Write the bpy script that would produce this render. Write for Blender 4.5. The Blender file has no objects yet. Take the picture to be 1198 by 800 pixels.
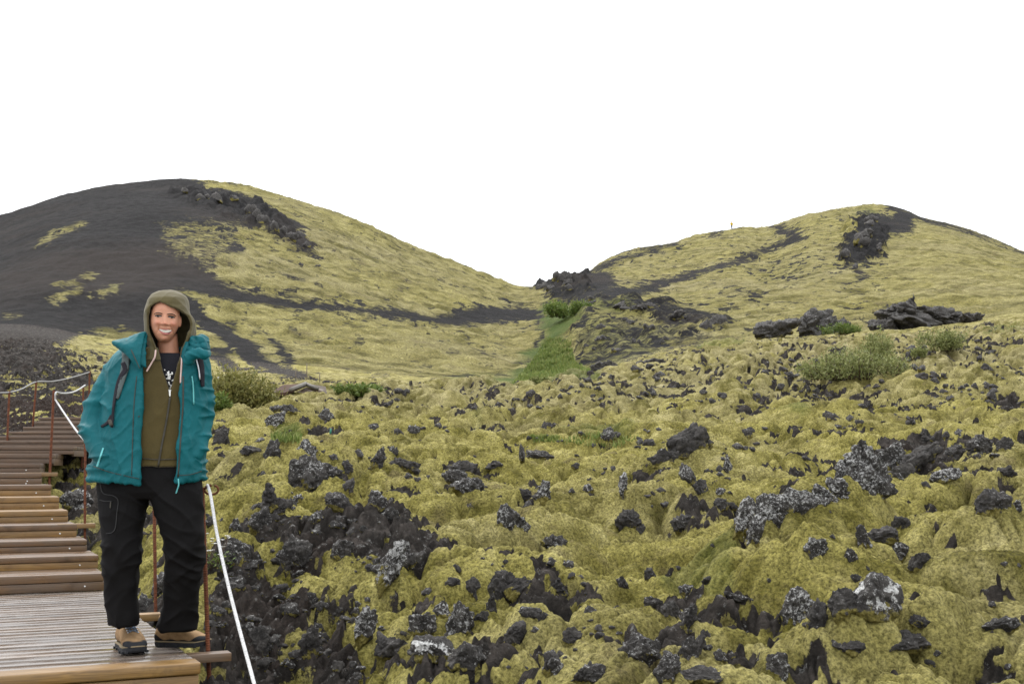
import bpy, bmesh, math, random
import numpy as np
from mathutils import Vector, Matrix

random.seed(7)
RNG = np.random.default_rng(11)
scn = bpy.context.scene
COL = scn.collection

# ------------------------------------------------------------------ camera geometry
F = 1411.0                      # focal length in photo pixels (1198 wide)
CX, CY = 599.0, 400.0
PITCH = math.atan(145.0 / F)    # the camera looks slightly up; the eye level sits at row 545
CT, ST = math.cos(PITCH), math.sin(PITCH)
EYE = 0.92                      # camera height above the deck (z = 0 is the deck)


def at(px, py, Y):
    """World point at depth Y seen at photo pixel (px, py)."""
    z = Y * math.tan(PITCH + math.atan((CY - py) / F))
    c = Y * CT + z * ST
    return Vector(((px - CX) * c / F, Y, z + EYE))


def project(X, Y, Z):
    z = Z - EYE
    c = Y * CT + z * ST
    v = z * CT - Y * ST
    return CX + F * X / c, CY - F * v / c


# ------------------------------------------------------------------ noise (numpy)
def _hash(ix, iy, iz, seed):
    h = (ix.astype(np.uint32) * np.uint32(374761393) + iy.astype(np.uint32) * np.uint32(668265263)
         + iz.astype(np.uint32) * np.uint32(2147483647) + np.uint32(seed * 974634777 & 0xffffffff))
    h = (h ^ (h >> np.uint32(13))) * np.uint32(1274126177)
    h = (h ^ (h >> np.uint32(16))) * np.uint32(2246822519)
    return h ^ (h >> np.uint32(15))


_ANG = np.linspace(0, 2 * np.pi, 256, endpoint=False)
_G2 = np.stack([np.cos(_ANG), np.sin(_ANG)], 1).astype(np.float32)
_g3 = np.random.default_rng(3).normal(size=(256, 3))
_G3 = (_g3 / np.linalg.norm(_g3, axis=1)[:, None]).astype(np.float32)


def perlin2(x, y, seed=0):
    x = np.asarray(x, np.float64); y = np.asarray(y, np.float64)
    fx = np.floor(x); fy = np.floor(y)
    ix = fx.astype(np.int64); iy = fy.astype(np.int64)
    dx = (x - fx).astype(np.float32); dy = (y - fy).astype(np.float32)
    u = dx * dx * dx * (dx * (dx * 6 - 15) + 10); v = dy * dy * dy * (dy * (dy * 6 - 15) + 10)
    z0 = np.zeros_like(ix)

    def corner(a, b):
        g = _G2[_hash(ix + a, iy + b, z0, seed) & np.uint32(255)]
        return g[..., 0] * (dx - a) + g[..., 1] * (dy - b)
    n0 = corner(0, 0) * (1 - u) + corner(1, 0) * u
    n1 = corner(0, 1) * (1 - u) + corner(1, 1) * u
    return (n0 * (1 - v) + n1 * v) * 1.5


def perlin3(x, y, z, seed=0):
    x = np.asarray(x, np.float64); y = np.asarray(y, np.float64); z = np.asarray(z, np.float64)
    fx = np.floor(x); fy = np.floor(y); fz = np.floor(z)
    ix = fx.astype(np.int64); iy = fy.astype(np.int64); iz = fz.astype(np.int64)
    d = [(x - fx).astype(np.float32), (y - fy).astype(np.float32), (z - fz).astype(np.float32)]
    w = [t * t * t * (t * (t * 6 - 15) + 10) for t in d]
    out = 0
    for a in (0, 1):
        for b in (0, 1):
            for c in (0, 1):
                g = _G3[_hash(ix + a, iy + b, iz + c, seed) & np.uint32(255)]
                val = g[..., 0] * (d[0] - a) + g[..., 1] * (d[1] - b) + g[..., 2] * (d[2] - c)
                wt = (w[0] if a else 1 - w[0]) * (w[1] if b else 1 - w[1]) * (w[2] if c else 1 - w[2])
                out = out + val * wt
    return out * 1.5


def fbm2(x, y, octv=4, seed=0, gain=0.5):
    o = 0; a = 1.0; s = 1.0
    for i in range(octv):
        o = o + a * perlin2(x * s, y * s, seed + i); a *= gain; s *= 2.03
    return o


def fbm3(p, scale, octv=4, seed=0, gain=0.5):
    o = 0; a = 1.0; s = scale
    for i in range(octv):
        o = o + a * perlin3(p[:, 0] * s, p[:, 1] * s, p[:, 2] * s, seed + i); a *= gain; s *= 2.03
    return o


def sstep(a, b, x):
    t = np.clip((x - a) / (b - a), 0, 1)
    return t * t * (3 - 2 * t)


# ------------------------------------------------------------------ object helpers
def link(o, parent=None):
    COL.objects.link(o)
    if parent is not None:
        o.parent = parent
    return o


def tag(o, label=None, cat=None, group=None, kind=None):
    if label: o['label'] = label
    if cat: o['category'] = cat
    if group: o['group'] = group
    if kind: o['kind'] = kind
    return o


def empty(name, loc=(0, 0, 0)):
    o = bpy.data.objects.new(name, None)
    o.empty_display_size = 0.1
    o.location = loc
    return link(o)


def mesh_from(name, verts, faces, smooth=True):
    me = bpy.data.meshes.new(name)
    me.from_pydata([tuple(map(float, v)) for v in verts], [], [tuple(map(int, f)) for f in faces])
    me.validate()
    if smooth:
        me.polygons.foreach_set('use_smooth', [True] * len(me.polygons))
    me.update()
    return me


def quick_mesh(name, V, Fq, smooth=True):
    """Fast mesh from numpy arrays: V (n,3), Fq (m,k)."""
    me = bpy.data.meshes.new(name)
    m, k = Fq.shape
    me.vertices.add(len(V)); me.vertices.foreach_set('co', np.ascontiguousarray(V, np.float32).ravel())
    me.loops.add(m * k); me.loops.foreach_set('vertex_index', np.ascontiguousarray(Fq, np.int32).ravel())
    me.polygons.add(m); me.polygons.foreach_set('loop_start', np.arange(0, m * k, k, dtype=np.int32))
    me.polygons.foreach_set('use_smooth', np.full(m, smooth))
    me.update(calc_edges=True)
    return me


def fattr(me, name, arr):
    a = me.attributes.new(name, 'FLOAT', 'POINT')
    a.data.foreach_set('value', np.ascontiguousarray(arr, np.float32).ravel())


def obj(name, me, mat=None, parent=None, origin=None, mtx=None):
    """Link mesh (in world coordinates) under a parent Empty whose location is subtracted."""
    if origin is not None:
        me.transform(Matrix.Translation(-Vector(origin)))
    if mat is not None and len(me.materials) == 0:
        me.materials.append(mat)
    o = bpy.data.objects.new(name, me)
    link(o, parent)
    if mtx is not None:
        o.matrix_local = mtx
    return o


def coords(me):
    a = np.empty(len(me.vertices) * 3, np.float32); me.vertices.foreach_get('co', a)
    return a.reshape(-1, 3)


def set_coords(me, V):
    me.vertices.foreach_set('co', np.ascontiguousarray(V, np.float32).ravel()); me.update()


def normals(me):
    a = np.empty(len(me.vertices) * 3, np.float32); me.vertices.foreach_get('normal', a)
    return a.reshape(-1, 3)


# ------------------------------------------------------------------ shape builders returning (verts, faces)
def tube(path, rad, n=10, cap=True):
    P = [Vector(p) for p in path]
    R = rad if isinstance(rad, (list, tuple)) else [rad] * len(P)
    V, Fc = [], []
    up = Vector((0, 0, 1))
    ref = None
    for i, p in enumerate(P):
        t = (P[min(i + 1, len(P) - 1)] - P[max(i - 1, 0)]).normalized()
        if ref is None:
            ref = up if abs(t.z) < 0.9 else Vector((0, 1, 0))
        a = (ref - t * ref.dot(t)).normalized(); b = t.cross(a); ref = a
        for k in range(n):
            an = 2 * math.pi * k / n
            r = R[i]
            ra, rb = r if isinstance(r, (tuple, list)) else (r, r)
            V.append(p + a * (ra * math.cos(an)) + b * (rb * math.sin(an)))
    for i in range(len(P) - 1):
        for k in range(n):
            Fc.append((i * n + k, i * n + (k + 1) % n, (i + 1) * n + (k + 1) % n, (i + 1) * n + k))
    if cap:
        Fc.append(tuple(range(n))[::-1]); Fc.append(tuple((len(P) - 1) * n + k for k in range(n)))
    return V, Fc


def merge(*parts):
    V, Fc = [], []
    for v, f in parts:
        o = len(V); V += list(v); Fc += [tuple(i + o for i in q) for q in f]
    return V, Fc


def box(sx, sy, sz, c=(0, 0, 0), bevel=0.0):
    bm = bmesh.new()
    bmesh.ops.create_cube(bm, size=1.0)
    for v in bm.verts:
        v.co = Vector((v.co.x * sx + c[0], v.co.y * sy + c[1], v.co.z * sz + c[2]))
    if bevel > 0:
        bmesh.ops.bevel(bm, geom=bm.edges[:], offset=bevel, segments=2, affect='EDGES', profile=0.5)
    V = [v.co.copy() for v in bm.verts]; bm.verts.index_update()
    Fc = [tuple(v.index for v in f.verts) for f in bm.faces]
    bm.free()
    return V, Fc


def ellipsoid(c, r, nu=24, nv=16):
    V, Fc = [], []
    for j in range(nv + 1):
        ph = math.pi * j / nv
        for i in range(nu):
            th = 2 * math.pi * i / nu
            V.append(Vector((c[0] + r[0] * math.sin(ph) * math.cos(th), c[1] + r[1] * math.sin(ph) * math.sin(th), c[2] + r[2] * math.cos(ph))))
    for j in range(nv):
        for i in range(nu):
            Fc.append((j * nu + i, (j + 1) * nu + i, (j + 1) * nu + (i + 1) % nu, j * nu + (i + 1) % nu))
    return V, Fc


def xf(vf, m):
    return [m @ Vector(v) for v in vf[0]], vf[1]


def bezier(pts, n=12):
    """Catmull-Rom through the points."""
    P = [Vector(p) for p in pts]
    P = [P[0] * 2 - P[1]] + P + [P[-1] * 2 - P[-2]]
    out = []
    for i in range(1, len(P) - 2):
        for k in range(n):
            t = k / n
            a, b, c, d = P[i - 1], P[i], P[i + 1], P[i + 2]
            out.append(0.5 * ((2 * b) + (c - a) * t + (2 * a - 5 * b + 4 * c - d) * t * t + (3 * b - a - 3 * c + d) * t ** 3))
    out.append(P[-2])
    return out


def remeshed(name, vf, voxel, smooth=2, solid=None):
    """One continuous surface out of overlapping closed shapes (voxel remesh), smoothed."""
    me = mesh_from(name + '_src', vf[0], vf[1])
    bm = bmesh.new(); bm.from_mesh(me); bmesh.ops.remove_doubles(bm, verts=bm.verts, dist=1e-6)
    bmesh.ops.recalc_face_normals(bm, faces=bm.faces); bm.to_mesh(me); bm.free()
    o = bpy.data.objects.new(name + '_src', me); COL.objects.link(o)
    if solid:
        s = o.modifiers.new('s', 'SOLIDIFY'); s.thickness = solid; s.offset = -1
    r = o.modifiers.new('r', 'REMESH'); r.mode = 'VOXEL'; r.voxel_size = voxel
    if smooth:
        m = o.modifiers.new('m', 'SMOOTH'); m.factor = 0.5; m.iterations = smooth
    dg = bpy.context.evaluated_depsgraph_get(); dg.update()
    ev = o.evaluated_get(dg)
    out = bpy.data.meshes.new_from_object(ev, depsgraph=dg)
    out.name = name
    bpy.data.objects.remove(o); bpy.data.meshes.remove(me)
    out.polygons.foreach_set('use_smooth', [True] * len(out.polygons))
    out.update()
    return out


# ------------------------------------------------------------------ material helpers
class M:
    def __init__(s, name):
        s.m = bpy.data.materials.new(name); s.m.use_nodes = True
        s.t = s.m.node_tree; s.t.nodes.clear()
        s.out = s.t.nodes.new('ShaderNodeOutputMaterial')
        s.b = s.t.nodes.new('ShaderNodeBsdfPrincipled')
        s.t.links.new(s.b.outputs[0], s.out.inputs[0])
        s._tc = None

    def n(s, typ, **kw):
        nd = s.t.nodes.new(typ)
        for k, v in kw.items():
            setattr(nd, k, v)
        return nd

    def l(s, a, b):
        s.t.links.new(a, b)

    def set(s, inp, v):
        i = s.b.inputs[inp]
        if hasattr(v, 'is_linked') or isinstance(v, bpy.types.NodeSocket):
            s.l(v, i)
        else:
            i.default_value = v
        return s

    def tc(s, kind='Object'):
        if s._tc is None:
            s._tc = s.n('ShaderNodeTexCoord')
        return s._tc.outputs[kind]

    def mapped(s, scale=(1, 1, 1), rot=(0, 0, 0), src=None):
        mp = s.n('ShaderNodeMapping'); mp.inputs['Scale'].default_value = scale; mp.inputs['Rotation'].default_value = rot
        s.l(src or s.tc(), mp.inputs[0])
        return mp.outputs[0]

    def noise(s, scale, detail=4, rough=0.55, vec=None, dist=0.0, out=0):
        nd = s.n('ShaderNodeTexNoise'); nd.inputs['Scale'].default_value = scale; nd.inputs['Detail'].default_value = detail
        nd.inputs['Roughness'].default_value = rough; nd.inputs['Distortion'].default_value = dist
        s.l(vec or s.tc(), nd.inputs['Vector'])
        return nd.outputs[out]

    def voro(s, scale, vec=None, feature='F1', out='Distance'):
        nd = s.n('ShaderNodeTexVoronoi'); nd.feature = feature; nd.inputs['Scale'].default_value = scale
        s.l(vec or s.tc(), nd.inputs['Vector'])
        return nd.outputs[out]

    def ramp(s, fac, stops, interp='LINEAR'):
        r = s.n('ShaderNodeValToRGB'); r.color_ramp.interpolation = interp
        els = r.color_ramp.elements
        while len(els) < len(stops): els.new(0.5)
        for e, (p, c) in zip(els, stops):
            e.position = p
            e.color = (c, c, c, 1) if isinstance(c, (int, float)) else (*c, 1)
        s.l(fac, r.inputs[0])
        return r.outputs[0]

    def math(s, op, a, b=None, clamp=False):
        nd = s.n('ShaderNodeMath', operation=op, use_clamp=clamp)
        for i, v in enumerate((a, b)):
            if v is None: continue
            if isinstance(v, (int, float)): nd.inputs[i].default_value = v
            else: s.l(v, nd.inputs[i])
        return nd.outputs[0]

    def mix(s, fac, a, b, blend='MIX'):
        nd = s.n('ShaderNodeMix', data_type='RGBA', blend_type=blend)
        for sock, v in ((nd.inputs[0], fac), (nd.inputs[6], a), (nd.inputs[7], b)):
            if isinstance(v, (int, float)): sock.default_value = v if sock == nd.inputs[0] else (v, v, v, 1)
            elif isinstance(v, (tuple, list)): sock.default_value = (*v, 1)
            else: s.l(v, sock)
        return nd.outputs[2]

    def attr(s, name):
        a = s.n('ShaderNodeAttribute'); a.attribute_name = name
        return a.outputs['Fac']

    def bump(s, h, dist=0.01, strength=1.0, prev=None):
        b = s.n('ShaderNodeBump'); b.inputs['Distance'].default_value = dist; b.inputs['Strength'].default_value = strength
        s.l(h, b.inputs['Height'])
        if prev is not None: s.l(prev, b.inputs['Normal'])
        return b.outputs[0]

    def done(s, color=None, rough=0.8, normal=None, spec=0.3):
        if color is not None:
            s.set('Base Color', (*color, 1) if isinstance(color, tuple) else color)
        s.set('Roughness', rough); s.b.inputs['Specular IOR Level'].default_value = spec
        if normal is not None: s.l(normal, s.b.inputs['Normal'])
        return s.m


def simple(name, color, rough=0.7, spec=0.3, var=0.15, scale=30, bump=0.0, metallic=0.0):
    m = M(name)
    nz = m.noise(scale, 4)
    lo = tuple(c * (1 - var) for c in color); hi = tuple(min(1, c * (1 + var)) for c in color)
    col = m.ramp(nz, [(0.3, lo), (0.7, hi)])
    m.b.inputs['Metallic'].default_value = metallic
    return m.done(col, rough, m.bump(nz, bump) if bump else None, spec)
# ------------------------------------------------------------------ ground materials
def ground_material(name, far=False):
    m = M(name)
    k = 0.16 if far else 1.0
    P = m.tc('Object')
    # moss colour: straw yellow, olive, grey-beige, with a fibrous grain
    patch = m.noise(0.55 if not far else 0.06, 5, 0.6, P)
    cush = m.noise(2.6 * k, 7, 0.70, P)
    fib = m.noise(52 * k, 5, 0.75, P)
    fine = m.noise(150 * k, 3, 0.7, P)
    c1 = m.ramp(cush, [(0.26, MOSS_C[0]), (0.40, MOSS_C[1]), (0.56, MOSS_C[2]), (0.74, MOSS_C[3])])
    c2 = m.ramp(cush, [(0.30, MOSS_D[0]), (0.48, MOSS_D[1]), (0.70, MOSS_D[2])])
    moss = m.mix(m.math('ADD', m.math('MULTIPLY', m.math('SUBTRACT', patch, 0.5), 2.0), m.attr('dry'), True), c1, c2)
    p2 = m.noise(1.3 * k, 6, 0.66, P)
    moss = m.mix(m.math('MULTIPLY', m.ramp(p2, [(0.34, 1.0), (0.47, 0.0)]), 0.72), moss, (0.082, 0.074, 0.012))
    p3 = m.noise(2.1 * k, 6, 0.70, m.mapped((1, 1, 1), (0.4, 0.2, 0.7), P))
    moss = m.mix(m.math('MULTIPLY', m.ramp(p3, [(0.56, 0.0), (0.68, 1.0)]), 0.65), moss, (0.140, 0.114, 0.058))
    if far: moss = m.mix(1.0, moss, (0.80, 0.80, 0.80), 'MULTIPLY')
    grain = m.ramp(fib, [(0.36, 0.34), (0.49, 0.94), (0.63, 1.55)])
    moss = m.mix(1.0, moss, grain, 'MULTIPLY')
    moss = m.mix(m.math('MULTIPLY', m.ramp(fine, [(0.56, 0.0), (0.70, 1.0)]), 0.35), moss, (0.10, 0.075, 0.03))
    # green vegetation
    gcol = m.ramp(fib, [(0.25, (0.016, 0.032, 0.006)), (0.5, (0.042, 0.075, 0.014)), (0.75, (0.085, 0.115, 0.028))])
    moss = m.mix(m.attr('green'), moss, gcol)
    # rock / scoria
    rn = m.noise(7 * k, 6, 0.68, P)
    rn2 = m.noise(45 * k, 4, 0.7, P)
    if far:
        rock = m.ramp(rn, [(0.3, (0.0075, 0.007, 0.0075)), (0.55, (0.0135, 0.0128, 0.0134)), (0.8, (0.027, 0.0255, 0.025))])
        rock = m.mix(m.math('MULTIPLY', m.ramp(rn2, [(0.55, 0.0), (0.75, 1.0)]), 0.4), rock, (0.045, 0.043, 0.042))
    else:
        rock = m.ramp(rn, [(0.3, (0.010, 0.009, 0.008)), (0.5, (0.030, 0.026, 0.023)), (0.64, (0.065, 0.056, 0.050)), (0.78, (0.125, 0.112, 0.10))])
    if far:
        st = m.noise(0.05, 6, 0.7, m.mapped((1.6, 0.5, 0.5), (0, 0, 0.5), P))
        rock = m.mix(1.0, rock, m.ramp(st, [(0.32, 0.40), (0.5, 0.62), (0.68, 1.05)]), 'MULTIPLY')
        rock = m.mix(1.0, rock, m.ramp(m.noise(1.6, 5, 0.8, P), [(0.36, 0.55), (0.5, 1.0), (0.66, 2.0)]), 'MULTIPLY')
        rock = m.mix(m.ramp(m.noise(0.03, 5, 0.7, P), [(0.5, 0.0), (0.66, 0.6)]), rock, (0.030, 0.023, 0.019))
    soil = m.ramp(rn2, [(0.35, (0.010, 0.0065, 0.005)), (0.52, (0.028, 0.018, 0.014)), (0.68, (0.07, 0.047, 0.037))])
    rock = m.mix(m.attr('soil'), rock, soil)
    if not far:
        lich = m.ramp(m.noise(16, 5, 0.75, P), [(0.60, 0.0), (0.66, 1.0)])
        rock = m.mix(m.math('MULTIPLY', lich, 0.6), rock, (0.26, 0.26, 0.25))
    mf = m.math('ADD', m.attr('moss'), m.math('MULTIPLY', m.math('SUBTRACT', m.noise(9 * k, 7, 0.75, P), 0.5), 2.0))
    mf = m.ramp(mf, [(0.34, 0.0), (0.66, 1.0)] if far else [(0.44, 0.0), (0.56, 1.0)])
    col = m.mix(mf, rock, moss)
    hb = m.math('ADD', m.math('MULTIPLY', fib, 0.7), m.math('MULTIPLY', fine, 0.3))
    if far:
        nrm = m.bump(rn2, 0.25, 0.9)
    else:
        nrm = m.bump(hb, 0.03, 0.9)
        nrm = m.bump(m.noise(22, 6, 0.75, P), 0.06, 0.6, nrm)
    return m.done(col, 0.95, nrm, 0.12)


MOSS_C = [(0.044, 0.040, 0.009), (0.150, 0.133, 0.031), (0.275, 0.245, 0.072), (0.405, 0.362, 0.145)]
MOSS_D = [(0.074, 0.064, 0.027), (0.208, 0.183, 0.080), (0.355, 0.316, 0.172)]


def rock_material():
    m = M('lava_rock')
    P = m.tc('Object')
    oi = m.n('ShaderNodeObjectInfo')
    off = m.n('ShaderNodeVectorMath', operation='ADD')
    sc = m.n('ShaderNodeVectorMath', operation='SCALE'); sc.inputs['Scale'].default_value = 37.0
    comb = m.n('ShaderNodeCombineXYZ')
    for i in range(3): m.l(oi.outputs['Random'], comb.inputs[i])
    geo = m.n('ShaderNodeNewGeometry')
    m.l(comb.outputs[0], sc.inputs[0]); m.l(geo.outputs['Position'], off.inputs[0]); m.l(sc.outputs[0], off.inputs[1])
    V = off.outputs[0]
    n1 = m.noise(12, 6, 0.7, V); n2 = m.noise(75, 5, 0.75, V)
    col = m.ramp(n1, [(0.30, (0.012, 0.011, 0.0105)), (0.5, (0.034, 0.031, 0.029)), (0.70, (0.088, 0.081, 0.075))])
    col = m.mix(m.math('MULTIPLY', m.ramp(n2, [(0.52, 0.0), (0.68, 1.0)]), 0.45), col, (0.15, 0.143, 0.133))
    # pale lichen crust: amount comes from the object colour's red channel
    la = m.n('ShaderNodeSeparateColor'); m.l(oi.outputs['Color'], la.inputs[0])
    sep = m.n('ShaderNodeSeparateXYZ'); m.l(geo.outputs['Normal'], sep.inputs[0])
    up = m.math('MULTIPLY', sep.outputs['Z'], 0.035)
    ln = m.math('ADD', m.noise(48, 6, 0.8, V), m.math('MULTIPLY', m.noise(8, 3, 0.5, V), 0.25))
    ln = m.math('ADD', ln, m.math('ADD', up, m.math('MULTIPLY', la.outputs[0], 0.15)))
    lf = m.ramp(ln, [(0.795, 0.0), (0.835, 1.0)])
    lcol = m.ramp(m.noise(110, 3, 0.6, V), [(0.35, (0.22, 0.22, 0.21)), (0.65, (0.46, 0.46, 0.45))])
    col = m.mix(lf, col, lcol)
    # a big white lichen patch: green channel
    wcol = m.ramp(n2, [(0.38, (0.20, 0.20, 0.19)), (0.5, (0.52, 0.52, 0.51)), (0.62, (0.66, 0.66, 0.65))])
    wn = m.math('ADD', m.noise(7.5, 6, 0.70, V), m.math('MULTIPLY', la.outputs[1], 0.152))
    wn = m.math('ADD', wn, m.math('MULTIPLY', sep.outputs['Z'], 0.05))
    col = m.mix(m.ramp(wn, [(0.735, 0.0), (0.775, 1.0)]), col, wcol)
    # moss creeping over: attribute painted on low parts
    mn = m.math('ADD', m.attr('moss'), m.math('MULTIPLY', m.math('SUBTRACT', m.noise(18, 6, 0.75, V), 0.5), 1.8))
    mcol = m.ramp(m.noise(70, 4, 0.7, V), [(0.3, (0.05, 0.042, 0.009)), (0.5, (0.16, 0.135, 0.03)), (0.7, (0.27, 0.23, 0.07))])
    col = m.mix(m.ramp(mn, [(0.5, 0.0), (0.6, 1.0)]), col, mcol)
    nrm = m.bump(n2, 0.02, 0.9)
    nrm = m.bump(m.noise(170, 3, 0.7, V), 0.006, 0.7, nrm)
    return m.done(col, 0.8, nrm, 0.3)


def wood_material(name, base, dark, gray, grayness=0.3, rough=0.5):
    m = M(name)
    oi = m.n('ShaderNodeObjectInfo')
    geo = m.n('ShaderNodeNewGeometry')
    P = m.tc('Object')
    sep = m.n('ShaderNodeSeparateXYZ'); m.l(P, sep.inputs[0])
    sh = m.n('ShaderNodeCombineXYZ')
    rnd = m.math('ADD', m.math('MULTIPLY', oi.outputs['Random'], 17.0), m.math('MULTIPLY', geo.outputs['Random Per Island'], 23.0))
    m.l(m.math('ADD', sep.outputs[0], rnd), sh.inputs[0])
    m.l(m.math('ADD', sep.outputs[1], rnd), sh.inputs[1]); m.l(m.math('ADD', sep.outputs[2], rnd), sh.inputs[2])
    V = sh.outputs[0]
    # growth rings: stretched distorted noise
    mp = m.n('ShaderNodeMapping'); mp.inputs['Scale'].default_value = (0.9, 14, 26); m.l(V, mp.inputs[0])
    wob = m.noise(1.0, 3, 0.5, mp.outputs[0], 0.9)
    wv = m.n('ShaderNodeMath', operation='SINE'); m.l(m.math('MULTIPLY', wob, 46.0), wv.inputs[0])
    ring = m.math('ADD', m.math('MULTIPLY', wv.outputs[0], 0.5), 0.5)
    mp2 = m.n('ShaderNodeMapping'); mp2.inputs['Scale'].default_value = (3, 90, 110); m.l(V, mp2.inputs[0])
    fibre = m.noise(1.0, 4, 0.6, mp2.outputs[0])
    col = m.mix(m.math('MULTIPLY', ring, 0.42), base, dark)
    col = m.mix(m.math('MULTIPLY', m.ramp(fibre, [(0.35, 1.0), (0.6, 0.0)]), 0.35), col, dark)
    # weathering stains
    st = m.noise(2.2, 5, 0.65, V)
    col = m.mix(m.math('MULTIPLY', m.ramp(st, [(0.42, 0.0), (0.62, 1.0)]), grayness), col, gray)
    col = m.mix(m.math('MULTIPLY', m.ramp(m.noise(5.5, 5, 0.7, V), [(0.55, 0.0), (0.72, 1.0)]), 0.6), col, tuple(c * 0.5 for c in dark))
    # plank to plank variation
    pv = m.math('ADD', m.math('MULTIPLY', geo.outputs['Random Per Island'], 0.7), 0.62)
    col = m.mix(1.0, col, pv, 'MULTIPLY')
    r = m.ramp(st, [(0.3, max(0.05, rough - 0.18)), (0.7, rough + 0.15)])
    m.l(r, m.b.inputs['Roughness'])
    nrm = m.bump(m.math('ADD', fibre, m.math('MULTIPLY', ring, 0.35)), 0.0012, 0.6)
    m.set('Base Color', col); m.b.inputs['Specular IOR Level'].default_value = 0.5
    m.l(nrm, m.b.inputs['Normal'])
    return m.m


def fabric(name, col, rough=0.85, weave=0.0, var=0.12, sheen=0.0, scale=6, spec=0.2, fine=400):
    m = M(name)
    n1 = m.noise(scale, 4, 0.6); n2 = m.noise(fine, 2, 0.5)
    c = m.ramp(n1, [(0.3, tuple(x * (1 - var) for x in col)), (0.7, tuple(x * (1 + var) for x in col))])
    c = m.mix(1.0, c, m.ramp(n2, [(0.3, 0.86), (0.7, 1.12)]), 'MULTIPLY')
    m.b.inputs['Sheen Weight'].default_value = sheen
    nrm = m.bump(n2, 0.0012, 0.5)
    return m.done(c, rough, nrm, spec)


def leaf_material(name, c0, c1, c2):
    m = M(name)
    geo = m.n('ShaderNodeNewGeometry')
    col = m.ramp(geo.outputs['Random Per Island'], [(0.0, c0), (0.5, c1), (1.0, c2)])
    m.done(col, 0.6, None, 0.3)
    tr = m.n('ShaderNodeBsdfTranslucent'); m.l(col, tr.inputs[0])
    ms = m.n('ShaderNodeMixShader'); ms.inputs[0].default_value = 0.3
    m.l(m.b.outputs[0], ms.inputs[1]); m.l(tr.outputs[0], ms.inputs[2]); m.l(ms.outputs[0], m.out.inputs[0])
    return m.m


MAT_GROUND = ground_material('moss_lava_ground')
MAT_HILL = ground_material('moss_scoria_hill', True)
MAT_ROCK = rock_material()
MAT_DECK = wood_material('deck_boards', (0.16, 0.12, 0.09), (0.075, 0.055, 0.042), (0.17, 0.155, 0.145), 0.75, 0.22)
MAT_FRONT = wood_material('front_boards', (0.24, 0.14, 0.045), (0.09, 0.043, 0.014), (0.11, 0.08, 0.05), 0.4, 0.5)
MAT_STEP = wood_material('step_boards', (0.15, 0.085, 0.040), (0.05, 0.028, 0.015), (0.085, 0.066, 0.052), 0.5, 0.36)
MAT_STEPG = wood_material('weathered_step_boards', (0.115, 0.068, 0.038), (0.048, 0.028, 0.018), (0.085, 0.066, 0.052), 0.5, 0.6)
MAT_RUST = simple('rusty_steel', (0.11, 0.036, 0.016), 0.8, 0.3, 0.45, 60, 0.001)
MAT_ROPE = simple('white_rope', (0.40, 0.40, 0.40), 0.85, 0.2, 0.45, 160, 0.002)
MAT_ROPEG = simple('grey_rope', (0.26, 0.26, 0.255), 0.85, 0.2, 0.15, 200, 0.001)
MAT_SCREW = simple('galvanised_screw', (0.70, 0.70, 0.68), 0.4, 0.5, 0.1, 50)
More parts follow.
